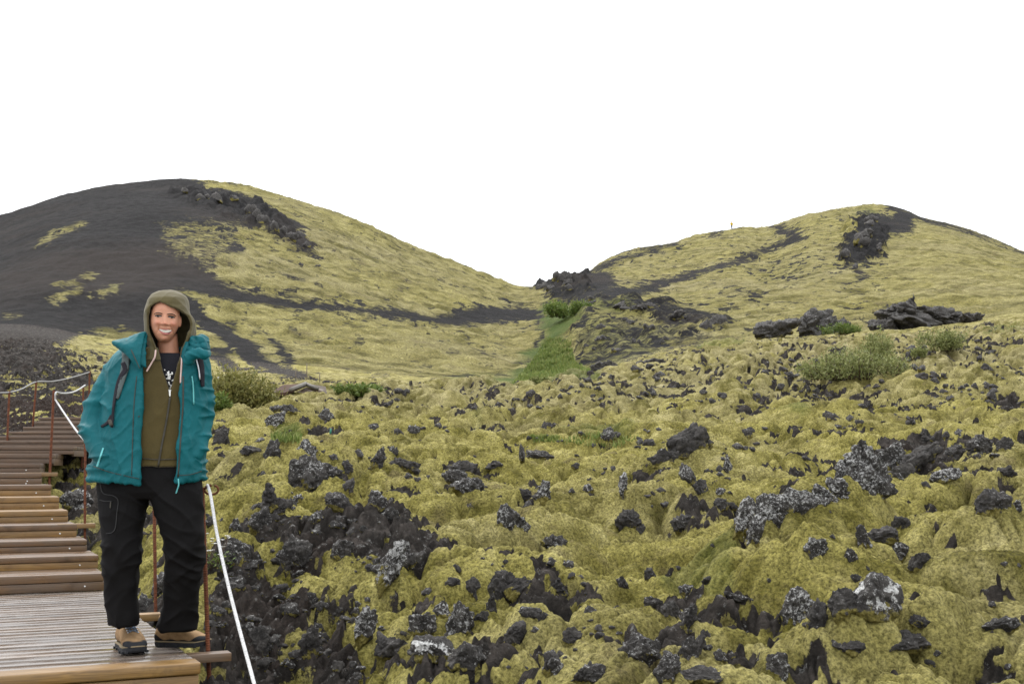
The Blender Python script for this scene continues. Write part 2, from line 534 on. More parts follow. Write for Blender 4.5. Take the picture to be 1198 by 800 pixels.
# ------------------------------------------------------------------ terrain: relief profiles by viewing direction
# each column: (depth in metres, photo row of the ground there)
PROF = {
    -700: [(1.2, 2200), (5.8, 850), (9, 720), (16, 500), (26, 450), (45, 400), (60, 370), (95, 330), (150, 290), (200, 300)],
    -100: [(1.2, 2250), (5.8, 852), (9, 735), (12, 618), (16, 515), (20, 478), (26, 455), (35, 432), (45, 412), (60, 388), (75, 355), (95, 322), (120, 296), (150, 280)],
    0: [(1.2, 2250), (5.8, 852), (9, 735), (12, 614), (16, 512), (20, 474), (26, 450), (35, 425), (45, 405), (60, 384), (75, 350), (95, 312), (120, 278), (150, 250)],
    60: [(1.2, 2250), (5.8, 845), (9, 728), (12, 610), (16, 508), (20, 472), (26, 450), (35, 430), (45, 412), (60, 390), (75, 345), (95, 300), (120, 260), (158, 230)],
    110: [(1.2, 2250), (5.8, 835), (8, 735), (9.2, 680), (12, 596), (16, 518), (20, 478), (26, 455), (35, 440), (45, 425), (60, 400), (75, 352), (95, 300), (125, 248), (165, 215)],
    180: [(1.2, 2200), (5.8, 838), (7.0, 735), (9, 660), (12, 575), (16, 520), (20, 488), (26, 466), (35, 450), (45, 440), (60, 412), (75, 360), (95, 306), (125, 250), (170, 206.5)],
    250: [(1.2, 2150), (5.4, 850), (6.3, 776), (7.2, 715), (8.6, 640), (11, 565), (15, 522), (20, 496), (26, 484), (34, 478), (42, 470), (58, 432), (75, 372), (95, 318), (130, 250), (172, 208)],
    300: [(1.2, 2150), (5.4, 850), (6.4, 776), (7.6, 690), (8.8, 620), (10.6, 566), (15, 520), (20, 494), (26, 482), (34, 474), (42, 466), (58, 436), (75, 385), (95, 332), (130, 262), (175, 213)],
    400: [(1.2, 2150), (5.2, 850), (6.2, 776), (7.4, 690), (8.8, 616), (11, 560), (15, 522), (22, 494), (30, 478), (40, 462), (58, 444), (75, 405), (100, 350), (135, 290), (175, 248)],
    500: [(1.2, 2150), (4.7, 860), (5.8, 776), (7.0, 700), (8.4, 634), (11, 574), (16, 526), (22, 497), (30, 476), (42, 457), (50, 452), (58, 450), (75, 420), (100, 375), (135, 330), (180, 290)],
    600: [(1.2, 2150), (4.5, 865), (5.6, 776), (6.8, 700), (8.0, 654), (9.2, 618), (12, 570), (16, 532), (22, 500), (30, 476), (42, 456), (50, 452), (58, 452), (75, 432), (100, 395), (135, 360), (185, 330)],
    640: [(1.2, 2150), (4.5, 865), (5.6, 776), (6.8, 702), (8.0, 662), (9.2, 624), (12, 574), (16, 532), (22, 499), (30, 474), (42, 454), (50, 448), (58, 450), (75, 430), (110, 376), (140, 354), (190, 330)],
    700: [(1.2, 2150), (4.5, 865), (5.6, 772), (6.6, 712), (8.2, 672), (9.4, 632), (12, 576), (16, 530), (22, 494), (30, 468), (40, 447), (50, 436), (55, 436), (64, 432), (78, 405), (100, 362), (118, 344), (150, 330), (190, 318), (230, 306)],
    800: [(1.2, 2150), (4.5, 865), (5.4, 776), (6.6, 715), (7.4, 690), (8.3, 664), (9.4, 612), (12, 560), (16, 522), (22, 490), (30, 455), (40, 430), (50, 412), (57, 406), (63, 411), (75, 396), (100, 361), (118, 350), (150, 335), (200, 300), (245, 276)],
    855: [(1.2, 2150), (4.5, 865), (5.4, 772), (6.4, 705), (7.6, 668), (9.0, 618), (12, 562), (16, 520), (22, 486), (30, 450), (40, 424), (50, 406), (56, 400), (62, 405), (75, 390), (105, 355), (150, 322), (200, 292), (262, 263.5)],
    900: [(1.2, 2150), (4.5, 865), (5.4, 770), (6.4, 712), (7.4, 672), (8.6, 616), (12, 560), (16, 518), (22, 482), (30, 448), (40, 420), (50, 402), (57, 396), (63, 400), (75, 386), (108, 350), (150, 323), (200, 294), (265, 260.5)],
    950: [(1.2, 2150), (4.5, 865), (5.4, 770), (6.4, 706), (7.4, 654), (9.0, 604), (12, 558), (16, 514), (22, 476), (30, 444), (40, 416), (50, 399), (58, 390), (64, 394), (80, 376), (115, 340), (165, 300), (215, 268), (265, 246)],
    1020: [(1.2, 2150), (4.5, 865), (5.4, 772), (6.4, 708), (7.6, 652), (9.2, 600), (12.5, 552), (16, 512), (22, 472), (30, 440), (40, 413), (50, 396), (60, 384), (66, 388), (82, 370), (120, 335), (170, 295), (220, 260), (265, 237)],
    1060: [(1.2, 2150), (4.5, 865), (5.4, 772), (6.4, 708), (7.8, 650), (9.6, 600), (13, 546), (17, 508), (22, 470), (30, 438), (40, 410), (50, 392), (60, 381), (66, 385), (82, 368), (120, 332), (170, 295), (215, 264), (258, 243)],
    1120: [(1.2, 2150), (4.5, 868), (5.4, 778), (6.4, 712), (7.8, 652), (9.6, 600), (13, 544), (17, 505), (22, 466), (30, 432), (40, 403), (50, 386), (60, 376), (66, 381), (85, 360), (130, 320), (180, 288), (220, 270), (245, 264)],
    1198: [(1.2, 2150), (4.5, 868), (5.4, 778), (6.4, 712), (7.8, 650), (9.6, 598), (13, 540), (17, 500), (22, 460), (30, 425), (40, 395), (50, 377), (60, 366), (66, 370), (88, 350), (140, 318), (200, 300), (240, 292)],
    1400: [(1.2, 2150), (4.5, 868), (6.4, 712), (9.6, 600), (13, 540), (17, 498), (22, 455), (30, 415), (40, 385), (60, 352), (66, 355), (90, 340), (140, 330), (200, 325)],
    1900: [(1.2, 2150), (4.5, 868), (6.4, 712), (9.6, 600), (13, 540), (22, 455), (40, 380), (60, 350), (90, 345), (140, 345), (200, 350)],
}
cols = np.concatenate([np.arange(-700, -60, 8.0), np.arange(-60, 1262, 1.0), np.arange(1262, 1901, 8.0)])
Y_EDGE = 61.5
rowsY = np.concatenate([np.geomspace(1.2, 4.4, 40, endpoint=False), np.geomspace(4.4, Y_EDGE, 1150), np.geomspace(Y_EDGE, 420, 330)[1:]])
LY = np.log(rowsY)
NR, NC = len(rowsY), len(cols)
I_EDGE = 40 + 1150 - 1


def build_base():
    keys = sorted(PROF)
    # tangent of the elevation angle on the row grid, one line per key column
    prof = []
    for kx in keys:
        pts = PROF[kx]
        ly = np.log([p[0] for p in pts])
        e = np.tan(PITCH + np.arctan((CY - np.array([p[1] for p in pts], float)) / F))
        z = e * np.exp(ly)
        # beyond the last point the ground falls away behind the crest
        yl = pts[-1][0]; zl = z[-1]
        e_last = e[-1]
        line = np.interp(LY, ly, e)
        beyond = rowsY > yl
        drop = zl - 0.10 * (rowsY - yl) - 0.0012 * (rowsY - yl) ** 2
        line = np.where(beyond, np.maximum(drop, -30) / rowsY, line)
        # soften the kinks of the polyline
        ker = np.hanning(23); ker /= ker.sum()
        sm = np.convolve(np.pad(line, 11, mode='edge'), ker, mode='valid')
        prof.append(np.where(rowsY > 4.0, sm, line))
    prof = np.array(prof)
    kx = np.array(keys, float)
    # Catmull-Rom across the columns
    j = np.clip(np.searchsorted(kx, cols, side='right') - 1, 0, len(kx) - 2)
    t = (cols - kx[j]) / (kx[j + 1] - kx[j])

    def tang(i):
        a = np.clip(i - 1, 0, len(kx) - 1); b = np.clip(i + 1, 0, len(kx) - 1)
        return (prof[b] - prof[a]) / (kx[b] - kx[a])[:, None]
    h = (kx[j + 1] - kx[j])[:, None]; t = t[:, None]
    E = ((2 * t ** 3 - 3 * t ** 2 + 1) * prof[j] + (t ** 3 - 2 * t ** 2 + t) * h * tang(j)
         + (-2 * t ** 3 + 3 * t ** 2) * prof[j + 1] + (t ** 3 - t ** 2) * h * tang(j + 1))
    E = E.T                                   # rows x cols
    Y = np.repeat(rowsY[:, None], NC, 1)
    z = E * Y
    c = Y * CT + z * ST
    X = (cols[None, :] - CX) * c / F
    return X, Y, z + EYE


GX, GY, GZ = build_base()


def ground_cell(px, Y):
    """fractional grid indices"""
    ci = np.interp(px, cols, np.arange(NC)); ri = np.interp(np.log(Y), LY, np.arange(NR))
    return ri, ci


def grid_z(px, Y):
    ri, ci = ground_cell(px, Y)
    r0 = int(min(ri, NR - 2)); c0 = int(min(ci, NC - 2)); fr = ri - r0; fc = ci - c0
    return ((GZ[r0, c0] * (1 - fc) + GZ[r0, c0 + 1] * fc) * (1 - fr) + (GZ[r0 + 1, c0] * (1 - fc) + GZ[r0 + 1, c0 + 1] * fc) * fr)


def height(x, y):
    """Ground height at a world position."""
    px = CX + F * x / y
    for _ in range(4):
        z = grid_z(px, y) - EYE
        px = CX + F * x / (y * CT + z * ST)
    return grid_z(px, y)


def hit(px, py, ymin=4.4):
    """First ground point seen at the photo pixel."""
    ci = int(round(np.interp(px, cols, np.arange(NC))))
    _, pyv = project(GX[:, ci], GY[:, ci], GZ[:, ci])
    ok = np.where((pyv <= py) & (rowsY >= ymin))[0]
    r = ok[0] if len(ok) else I_EDGE
    return Vector((float(GX[r, ci]), float(GY[r, ci]), float(GZ[r, ci])))


# --- stair geometry (needed to dig the ground out under the steps)
DECK_A = at(233, 768, 5.82); DECK_A.z = 0
DECK_B = at(122, 687, 9.14); DECK_B.z = 0
dvec = Vector((DECK_B.x - DECK_A.x, DECK_B.y - DECK_A.y, 0)); DECK_LEN = dvec.length; dvec.normalize()
rvec = Vector((dvec.y, -dvec.x, 0))          # to the right, along the front edges
STEPS = []                                    # (right front corner, right dir, depth dir, width, z top)
_px = [122, 115, 102, 90, 80, 69.5, 60, 49, 47, 63, 86, 98, 110, 114, 116, 114, 112]
_py = [670, 649, 631, 613, 597, 581, 567, 553, 542, 531, 522, 515.5, 510, 504.5, 499, 493, 488]
for i, (x_, y_) in enumerate(zip(_px, _py)):
    d_ = 9.14 + 0.45 * i
    p = at(x_, y_, d_)
    turn = min(1.0, max(0.0, (i - 6) / 6.0))
    ang = math.atan2(rvec.y, rvec.x) * (1 - turn) + math.radians(-4) * turn
    rv = Vector((math.cos(ang), math.sin(ang), 0)); dv = Vector((-rv.y, rv.x, 0))
    w = 2.6 if i < 10 else [1.9, 1.6, 1.35, 1.15, 1.0, 0.85, 0.8][i - 10]
    STEPS.append((Vector((p.x, p.y, 0)), rv, dv, w, p.z))
RECTS = [(DECK_A, rvec, dvec, 2.8, DECK_LEN, 0.0)] + [(c, rv, dv, w, 0.60, z) for c, rv, dv, w, z in STEPS]

# --- relief detail
X, Y, Z0 = GX, GY, GZ
pxg = np.repeat(cols[None, :], NR, 0)
_, pyg = project(X, Y, Z0)
lod = sstep(62, 40, Y)                        # 1 in the lava field, 0 on the hills
nearf = sstep(30, 14, Y)


def polymask(PX, PY, poly, soft):
    poly = np.array(poly, float)
    out = np.zeros(PX.shape, np.float32)
    x0, y0 = poly.min(0) - soft * 2; x1, y1 = poly.max(0) + soft * 2
    sel = (PX > x0) & (PX < x1) & (PY > y0) & (PY < y1)
    if not sel.any(): return out
    x = PX[sel]; y = PY[sel]
    inside = np.zeros(x.shape, bool); dist = np.full(x.shape, 1e9)
    n = len(poly)
    for i in range(n):
        ax, ay = poly[i]; bx, by = poly[(i + 1) % n]
        cond = ((ay > y) != (by > y))
        with np.errstate(divide='ignore', invalid='ignore'):
            xi = (bx - ax) * (y - ay) / (by - ay if by != ay else 1e-9) + ax
        inside ^= cond & (x < xi)
        vx, vy = bx - ax, by - ay
        t = np.clip(((x - ax) * vx + (y - ay) * vy) / max(vx * vx + vy * vy, 1e-9), 0, 1)
        dist = np.minimum(dist, np.hypot(x - ax - t * vx, y - ay - t * vy))
    sd = np.where(inside, dist, -dist)
    out[sel] = sstep(-soft, soft, sd)
    return out


def bumpat(px, py, rx, ry, h, ang=0.0):
    """A hummock or hollow centred on the ground seen at (px, py), radii in metres."""
    global DZ
    p = hit(px, py)
    dx = X - p.x; dy = Y - p.y
    c, s = math.cos(ang), math.sin(ang)
    u = (dx * c + dy * s) / rx; v = (-dx * s + dy * c) / ry
    q = u * u + v * v
    DZ += (1.7 * h * np.exp(-q * 1.2)).astype(np.float64)


DZ = np.zeros_like(Z0)
# individual hummocks, ridges and hollows of the moss field
bumpat(780, 668, 0.9, 0.6, -0.16)
bumpat(745, 622, 0.5, 0.5, -0.10)
bumpat(860, 655, 0.8, 0.5, 0.16)
bumpat(955, 668, 0.7, 0.4, 0.12)
bumpat(930, 690, 0.38, 0.28, 0.12)
bumpat(1100, 775, 0.42, 0.26, 0.14)
bumpat(1000, 782, 0.30, 0.22, 0.10)
bumpat(1035, 768, 0.05, 0.35, -0.12, 0.2)
bumpat(1120, 700, 0.5, 0.3, 0.10)
bumpat(1150, 650, 0.6, 0.3, 0.10)
bumpat(900, 618, 0.9, 0.3, 0.10, 0.7)
bumpat(990, 612, 0.6, 0.4, 0.14)
bumpat(660, 620, 0.5, 0.4, 0.10)
bumpat(620, 640, 0.5, 0.3, -0.08)
bumpat(400, 625, 0.8, 0.5, 0.12)
bumpat(330, 555, 0.9, 0.8, 0.12)
bumpat(290, 590, 0.3, 0.5, 0.08)
bumpat(560, 600, 0.8, 0.4, 0.08)
bumpat(800, 590, 0.9, 0.5, 0.10)
bumpat(700, 585, 0.8, 0.5, -0.10)
bumpat(905, 738, 0.35, 0.12, -0.14)
bumpat(840, 720, 0.6, 0.2, -0.06)

wx = X + 0.45 * perlin2(X / 1.7, Y / 1.7, 41); wy = Y + 0.45 * perlin2(X / 1.7, Y / 1.7, 42)
big = 0.15 * perlin2(wx / 2.6, wy / 2.6, 1)
def pillow(c):
    return 1 - (1 - np.clip(c * 2.1, 0, 1)) ** 2


cush = np.abs(perlin2(wx / 1.25, wy / 0.95, 2))
w2x = X + 0.10 * perlin2(X / 0.4, Y / 0.4, 43); w2y = Y + 0.10 * perlin2(X / 0.4, Y / 0.4, 44)
cush2 = np.abs(perlin2(w2x / 0.60 + 7, w2y / 0.44, 3))
cush3 = np.abs(perlin2(w2x / 0.25, w2y / 0.19, 4))
cush4 = np.abs(perlin2(X / 0.085, Y / 0.085, 7))
crack = np.exp(-(cush2 / 0.09) ** 2) * sstep(-0.15, 0.2, perlin2(X / 0.8, Y / 0.8, 45)) + 0.8 * np.exp(-(cush / 0.04) ** 2) * sstep(0.0, 0.2, perlin2(X / 1.1 + 4, Y / 1.1, 46))
relief = 2.3 * big + 0.22 * (pillow(cush) - 0.65) + 0.115 * (pillow(cush2) - 0.65) - 0.15 * crack + 0.085 * (0.3 + 0.7 * nearf) * (pillow(cush3) - 0.6)
nf2 = sstep(45, 16, Y)
relief += nf2 * (0.024 * (pillow(cush4) - 0.65) + 0.010 * perlin2(X / 0.045, Y / 0.045, 5)) + nearf * 0.007 * perlin2(X / 0.022, Y / 0.025, 6)
farrel = 0.22 * (pillow(np.abs(perlin2(wx / 2.8, wy / 2.6, 8))) - 0.6) + 0.13 * (pillow(np.abs(perlin2(wx / 1.2, wy / 1.3, 9))) - 0.6)
amp_far = sstep(14, 30, Y)
leftdamp = 1 - 0.65 * sstep(150, 90, pxg) * sstep(12, 15, Y)
field = (relief + farrel * amp_far) * leftdamp

# exposed rock: noise threshold plus places painted on the ground
jx = pxg + 9 * fbm2(X / 0.5, Y / 0.5, 3, 20) * np.clip(9 / Y, 0.25, 1.2)
jy = pyg + 6 * fbm2(X / 0.5 + 9, Y / 0.5, 3, 24) * np.clip(9 / Y, 0.25, 1.2)
bare = np.zeros_like(Z0, np.float32)
for poly, v in [
    ([(225, 830), (245, 700), (262, 640), (300, 600), (345, 592), (405, 585), (450, 605), (515, 612), (535, 640), (500, 660), (455, 655), (430, 690), (400, 700), (420, 740), (400, 820)], 0.50),
    ([(225, 830), (240, 720), (330, 690), (400, 730), (420, 800), (410, 830)], 0.40),
    ([(440, 765), (560, 755), (560, 800), (430, 800)], 0.25),
    ([(470, 690), (560, 690), (580, 730), (480, 740)], 0.18),
    ([(440, 640), (700, 650), (860, 690), (890, 810), (430, 810)], 0.11), ([(300, 500), (700, 500), (720, 600), (300, 620)], 0.06),
    ([(858, 645), (872, 600), (925, 575), (985, 560), (1000, 520), (1100, 512), (1125, 535), (1080, 556), (1000, 582), (940, 608), (895, 650)], 0.42),
    ([(865, 405), (900, 378), (1000, 370), (1150, 372), (1160, 386), (1000, 392), (960, 396), (900, 408)], 0.28),
    ([(560, 680), (640, 665), (700, 690), (690, 720), (600, 720)], 0.22),
    ([(735, 735), (840, 700), (880, 760), (840, 810), (730, 810)], 0.30),
    ([(560, 650), (650, 640), (690, 660), (600, 672)], 0.22),
    ([(60, 560), (130, 520), (200, 560), (230, 640), (220, 720), (120, 700)], 0.26),
    ([(-80, 462), (112, 462), (118, 535), (-80, 540)], 0.62),
    ([(250, 495), (285, 520), (268, 560), (240, 560)], 0.18),
    ([(540, 430), (720, 440), (720, 460), (540, 462)], 0.10),
    ([(-60, 365), (60, 380), (78, 400), (62, 438), (105, 446), (112, 475), (-60, 480)], 0.62),
]:
    bare = np.maximum(bare, v * polymask(jx, jy, poly, 9))
for poly, v in [   # cushions that stay mossy
    ([(2, 438), (60, 436), (92, 446), (98, 468), (8, 466)], 0.42),
    ([(300, 770), (330, 755), (420, 752), (470, 790), (380, 810)], 0.18),
    ([(345, 690), (400, 665), (450, 640), (470, 660), (440, 700), (380, 720)], 0.35),
    ([(440, 700), (480, 690), (500, 715), (460, 740)], 0.3),
    ([(270, 500), (330, 500), (350, 580), (300, 600), (262, 600)], 0.15),
    ([(620, 620), (760, 600), (860, 660), (780, 700), (660, 680)], 0.25),
    ([(880, 640), (1000, 630), (1010, 680), (900, 700)], 0.3),
    ([(1000, 730), (1198, 710), (1198, 800), (980, 800)], 0.12),
]:
    bare -= v * polymask(jx, jy, poly, 9)
r1 = fbm2(wx / 1.25 + 30, wy / 0.85, 5, 50, 0.55)
r2 = fbm2(X / 0.38, Y / 0.30, 4, 60, 0.55)
rk = r1 * 0.7 + 0.65 * r2 - 0.35 * (cush - 0.22) + bare * 1.5
thr = 0.50 - 0.17 * sstep(13, 32, Y)
moss = 1.0 - sstep(thr - 0.07, thr + 0.07, rk)
soil = polymask(jx, jy, [(0, 465), (100, 470), (105, 525), (0, 530)], 8) * 0.8
soil = np.maximum(soil, 0.3 * sstep(0.1, 0.4, perlin2(X / 0.9, Y / 0.9, 70)) * sstep(0.15, 0.4, bare))
green = np.zeros_like(bare)
for poly, v in [([(570, 438), (640, 436), (705, 430), (700, 450), (640, 458), (570, 456)], 0.6), ([(690, 508), (760, 515), (720, 530), (640, 520)], 0.35), ([(620, 512), (655, 512), (650, 518), (620, 518)], 0.8),
                ([(740, 665), (800, 660), (870, 640), (860, 690), (790, 700)], 0.32), ([(320, 508), (352, 508), (350, 520), (318, 520)], 0.7),
                ([(820, 395), (880, 385), (870, 405), (810, 412)], 0.7), ([(910, 492), (950, 490), (940, 500)], 0.5),
                ([(960, 375), (1030, 375), (1060, 390), (960, 392)], 0.6), ([(540, 492), (570, 490), (560, 502)], 0.4)]:
    green = np.maximum(green, v * polymask(jx, jy, poly, 5))
# rock areas are rough and sit a little below the moss cushions
rb = np.abs(perlin2(w2x / 0.42, w2y / 0.42, 80)); rb2 = np.abs(perlin2(w2x / 0.17, w2y / 0.17, 81)); rb3 = np.abs(perlin2(w2x / 0.07, w2y / 0.07, 82))
rough = 0.13 * (pillow(rb) - 0.75) + (0.075 * (pillow(rb2) - 0.6) + 0.035 * (pillow(rb3) - 0.6) + 0.022 * perlin2(X / 0.035, Y / 0.035, 83)) * (0.3 + 0.7 * nearf) + amp_far * 0.22 * np.abs(fbm2(X / 1.2, Y / 1.2, 3, 90))
field = field * (0.5 + 0.5 * moss) + (1 - moss) * rough
DZ = DZ + field * (0.8 + 0.5 * amp_far)
DZ *= sstep(1.5, 4, Y)

# ---- hills
hj = np.clip(Y / 150, 0.6, 1.4)
hx = pxg + 8 * fbm2(X / 6, Y / 6, 5, 120, 0.65); hy = pyg + 3.5 * fbm2(X / 6 + 5, Y / 6, 5, 126, 0.65)
hill_moss = np.zeros_like(bare); hill_soil = np.zeros_like(bare)
left = pxg < 638
LH = [
    ([(218, 205), (290, 208), (380, 238), (460, 270), (540, 306), (600, 328), (642, 345), (640, 360), (590, 357), (540, 362), (505, 366), (460, 361), (420, 357), (380, 350), (330, 341), (295, 336), (262, 330), (243, 313), (262, 296), (288, 298), (282, 284), (262, 262), (300, 266), (345, 289), (376, 299), (350, 264), (300, 236), (245, 221)], 1.0),
    ([(205, 340), (262, 349), (320, 356), (400, 363), (470, 374), (520, 379), (640, 376), (628, 400), (612, 430), (600, 450), (480, 450), (380, 450), (335, 430), (300, 408), (268, 378), (230, 362)], 1.0),
    ([(225, 372), (262, 392), (300, 425), (330, 445), (300, 450), (250, 450), (215, 430)], 0.85),
    ([(58, 268), (96, 260), (102, 267), (72, 277), (40, 292), (42, 284)], 0.75),
    ([(62, 335), (112, 314), (115, 321), (92, 337), (60, 343)], 0.85),
    ([(54, 352), (96, 338), (92, 350), (58, 357)], 0.8),
    ([(98, 352), (142, 333), (138, 345), (104, 357)], 0.8),
    ([(0, 365), (22, 364), (20, 369), (0, 372)], 0.7),
    ([(62, 402), (140, 378), (172, 392), (215, 420), (180, 440), (140, 436), (110, 425), (66, 424)], 0.95),
    ([(95, 213), (135, 207), (140, 211), (100, 219)], 0.7),
]
for poly, v in LH:
    hill_moss = np.maximum(hill_moss, v * polymask(hx, hy, poly, 9))
hill_moss = np.maximum(hill_moss, 0.52 * polymask(hx, hy, [(188, 262), (262, 258), (285, 285), (262, 296), (243, 313), (190, 296)], 10))
for poly, v in [([(228, 368), (262, 384), (305, 418), (300, 424), (250, 395)], 0.8), ([(306, 395), (318, 394), (348, 424), (340, 430)], 0.8),
                ([(240, 412), (262, 410), (292, 432), (270, 440)], 0.7), ([(200, 345), (232, 352), (240, 372), (215, 362)], 0.8)]:
    hill_moss = np.where(left, hill_moss * (1 - v * polymask(hx, hy, poly, 6)), hill_moss)
hill_moss = np.where(left, hill_moss, 1.0)
RH = [
    ([(905, 262), (935, 270), (945, 278), (915, 290), (870, 306), (830, 322), (780, 338), (735, 346), (690, 350), (640, 350), (640, 342), (700, 338), (770, 330), (825, 314), (870, 298), (905, 285), (925, 277), (900, 267)], 0.95),
    ([(636, 318), (665, 312), (716, 318), (722, 335), (700, 345), (640, 345)], 0.85),
    ([(1003, 248), (1040, 250), (1062, 262), (1072, 272), (1040, 275), (1036, 292), (1010, 312), (986, 316), (981, 288), (998, 272)], 0.9),
    ([(1036, 238), (1062, 243), (1100, 258), (1150, 275), (1205, 292), (1205, 299), (1150, 281), (1100, 265), (1070, 255), (1064, 275), (1050, 268)], 0.9),
    ([(690, 312), (725, 298), (795, 281), (800, 286), (730, 305), (696, 318)], 0.9),
    ([(826, 272), (850, 262), (872, 262), (852, 270), (830, 278)], 0.8),
    ([(640, 345), (700, 347), (760, 352), (830, 362), (862, 378), (850, 392), (800, 385), (740, 366), (690, 360), (650, 357)], 0.75),
    ([(678, 362), (740, 366), (800, 385), (845, 395), (800, 412), (740, 432), (690, 440), (672, 415), (668, 390)], 0.53),
    ([(996, 312), (1012, 312), (1012, 330), (1000, 334)], 0.7),
    ([(880, 300), (960, 292), (985, 320), (930, 335), (870, 325)], 0.30),
    ([(840, 340), (900, 335), (900, 352), (840, 356)], 0.30),
    ([(596, 333), (640, 344), (642, 352), (600, 340)], 0.8),
]
hm = np.ones_like(bare)
for poly, v in RH:
    hm = np.minimum(hm, 1 - v * polymask(hx, hy, poly, 7))
hill_moss = np.where(left, hill_moss, hm)
# dark dimples through the moss
d1 = fbm2(X / 1.5, Y / 3.0, 4, 140, 0.6); d2 = fbm2(X / 5, Y / 9, 3, 150)
hill_moss = hill_moss - 0.62 * sstep(0.30, 0.60, d1 + 0.3 * d2) * np.where(left, 0.8, 1.0) * (pxg < 1040) - 0.25 * sstep(0.4, 0.65, d1) * (pxg >= 1040)
hgreen = np.zeros_like(bare)
for poly, v in [([(640, 356), (692, 360), (668, 385), (648, 400), (668, 425), (698, 438), (700, 454), (575, 454), (612, 425), (630, 395)], 0.85),
                ([(540, 440), (640, 436), (640, 452), (520, 452)], 0.4), ([(680, 364), (800, 388), (740, 430), (692, 436), (672, 400)], 0.25), ([(100, 338), (140, 334), (135, 343)], 0.3),
                ([(1005, 250), (1020, 247), (1018, 253)], 0.6), ([(690, 355), (745, 358), (740, 363), (690, 362)], 0.6)]:
    hgreen = np.maximum(hgreen, v * polymask(hx + 10 * fbm2(X / 5, Y / 9, 4, 190), hy, poly, 10))
hill_moss = np.maximum(hill_moss, hgreen * 1.1)
wh = 1 - lod
hw = np.clip(Y / 110, 0.5, 1.6)
crag = np.zeros_like(bare)
for poly, v in [([(200, 222), (245, 223), (300, 240), (345, 266), (374, 294), (345, 290), (305, 268), (265, 255), (215, 238)], 1.0),
                ([(985, 270), (1005, 250), (1038, 262), (1036, 292), (1010, 310), (986, 314)], 1.0),
                ([(630, 322), (660, 314), (685, 318), (690, 340), (650, 348), (632, 342)], 1.0),
                ([(650, 350), (760, 352), (860, 380), (850, 394), (740, 368)], 0.7),
                ([(678, 362), (845, 395), (740, 432), (690, 440), (668, 400)], 0.5)]:
    crag = np.maximum(crag, v * polymask(hx, hy, poly, 4))
hfield = (0.42 * (np.abs(perlin2(X / 2.6, Y / 4, 160)) - 0.2) + 0.26 * (np.abs(perlin2(X / 1.1, Y / 2.0, 161)) - 0.2)) * np.clip(hill_moss, 0.06, 1)
hfield += 0.5 * perlin2(X / 14, Y / 14, 163) + 1.5 * crag * np.abs(fbm2(X / 4.0, Y / 9.0, 4, 170, 0.5))
hfield += (1 - np.clip(hill_moss, 0, 1)) * 0.10 * fbm2(X / 1.4, Y / 2.5, 3, 175)
DZ = DZ * lod + hfield * wh * sstep(62, 75, Y) + hfield * wh * 0.3 * (1 - sstep(62, 75, Y))
dry_all = np.clip(0.15 + 0.75 * sstep(14, 34, Y) * lod + 0.35 * fbm2(X / 2.2, Y / 2.2, 3, 200) * lod + 0.35 * wh, 0, 1)
moss_all = moss * lod + hill_moss * wh
green_all = np.maximum(green * lod, hgreen * wh)
soil_all = soil * lod

# dig out under deck and steps
sel = (Y < 19) & (pxg < 420)
xs = X[sel]; ys = Y[sel]; zs = (Z0 + DZ)[sel]
rgh = (rough + 0.05 * fbm2(X / 0.2, Y / 0.2, 4, 88))[sel]
for c, rv, dv, w, ln, zt in RECTS:
    u = (xs - c.x) * rv.x + (ys - c.y) * rv.y; v = (xs - c.x) * dv.x + (ys - c.y) * dv.y
    du = np.maximum(np.maximum(u, -w - u), 0); dvv = np.maximum(np.maximum(-v, v - ln), 0)
    dist = np.hypot(du, dvv)
    zs = np.minimum(zs, zt - 0.19 + np.maximum(0, dist - 0.04) * 1.1 + np.clip(dist - 0.02, 0, 0.3) * 2.0 * rgh)
GZ = Z0 + DZ
GZ[sel] = zs


def sheet(name, r0, r1, c0, c1, mat, label):
    x = X[r0:r1, c0:c1]; y = Y[r0:r1, c0:c1]; z = GZ[r0:r1, c0:c1]
    nr, nc = x.shape
    V = np.stack([x, y, z], -1).reshape(-1, 3)
    idx = np.arange(nr * nc).reshape(nr, nc)
    Fq = np.stack([idx[:-1, :-1], idx[:-1, 1:], idx[1:, 1:], idx[1:, :-1]], -1).reshape(-1, 4)
    me = quick_mesh(name, V, Fq)
    for nm, a in (('moss', moss_all), ('green', green_all), ('soil', soil_all), ('dry', dry_all)):
        fattr(me, nm, a[r0:r1, c0:c1])
    o = obj(name, me, mat)
    tag(o, label, 'ground' if name == 'ground' else 'hill', None, 'structure')
    return o


# ------------------------------------------------------------------ boardwalk: deck and steps
def frame(origin, xdir, ydir):
    """matrix with local x along xdir, y along ydir"""
    z = xdir.cross(ydir).normalized()
    return Matrix(((xdir.x, ydir.x, z.x, origin.x), (xdir.y, ydir.y, z.y, origin.y), (xdir.z, ydir.z, z.z, origin.z), (0, 0, 0, 1)))


def plank(L, Wd, T, y0, z0, x0=0.0, bev=0.004):
    """board with local x from -L to x0, y from y0 to y0+Wd, top at z0"""
    return box(L + x0, Wd, T, ((x0 - L) / 2, y0 + Wd / 2, z0 - T / 2), bev)


def screws(parent, spots, mat=MAT_SCREW):
    for (x, y, z) in spots:
        V = [(xf(tube([(0, 0, -0.004), (0, -0.0035, 0.0)], 0.006, 8) if False else tube([(0, 0.004, 0), (0, -0.003, 0)], 0.0065, 10), Matrix.Translation((x, y, z))))]
        obj('screw', mesh_from('screw', *merge(*V)), mat, parent)


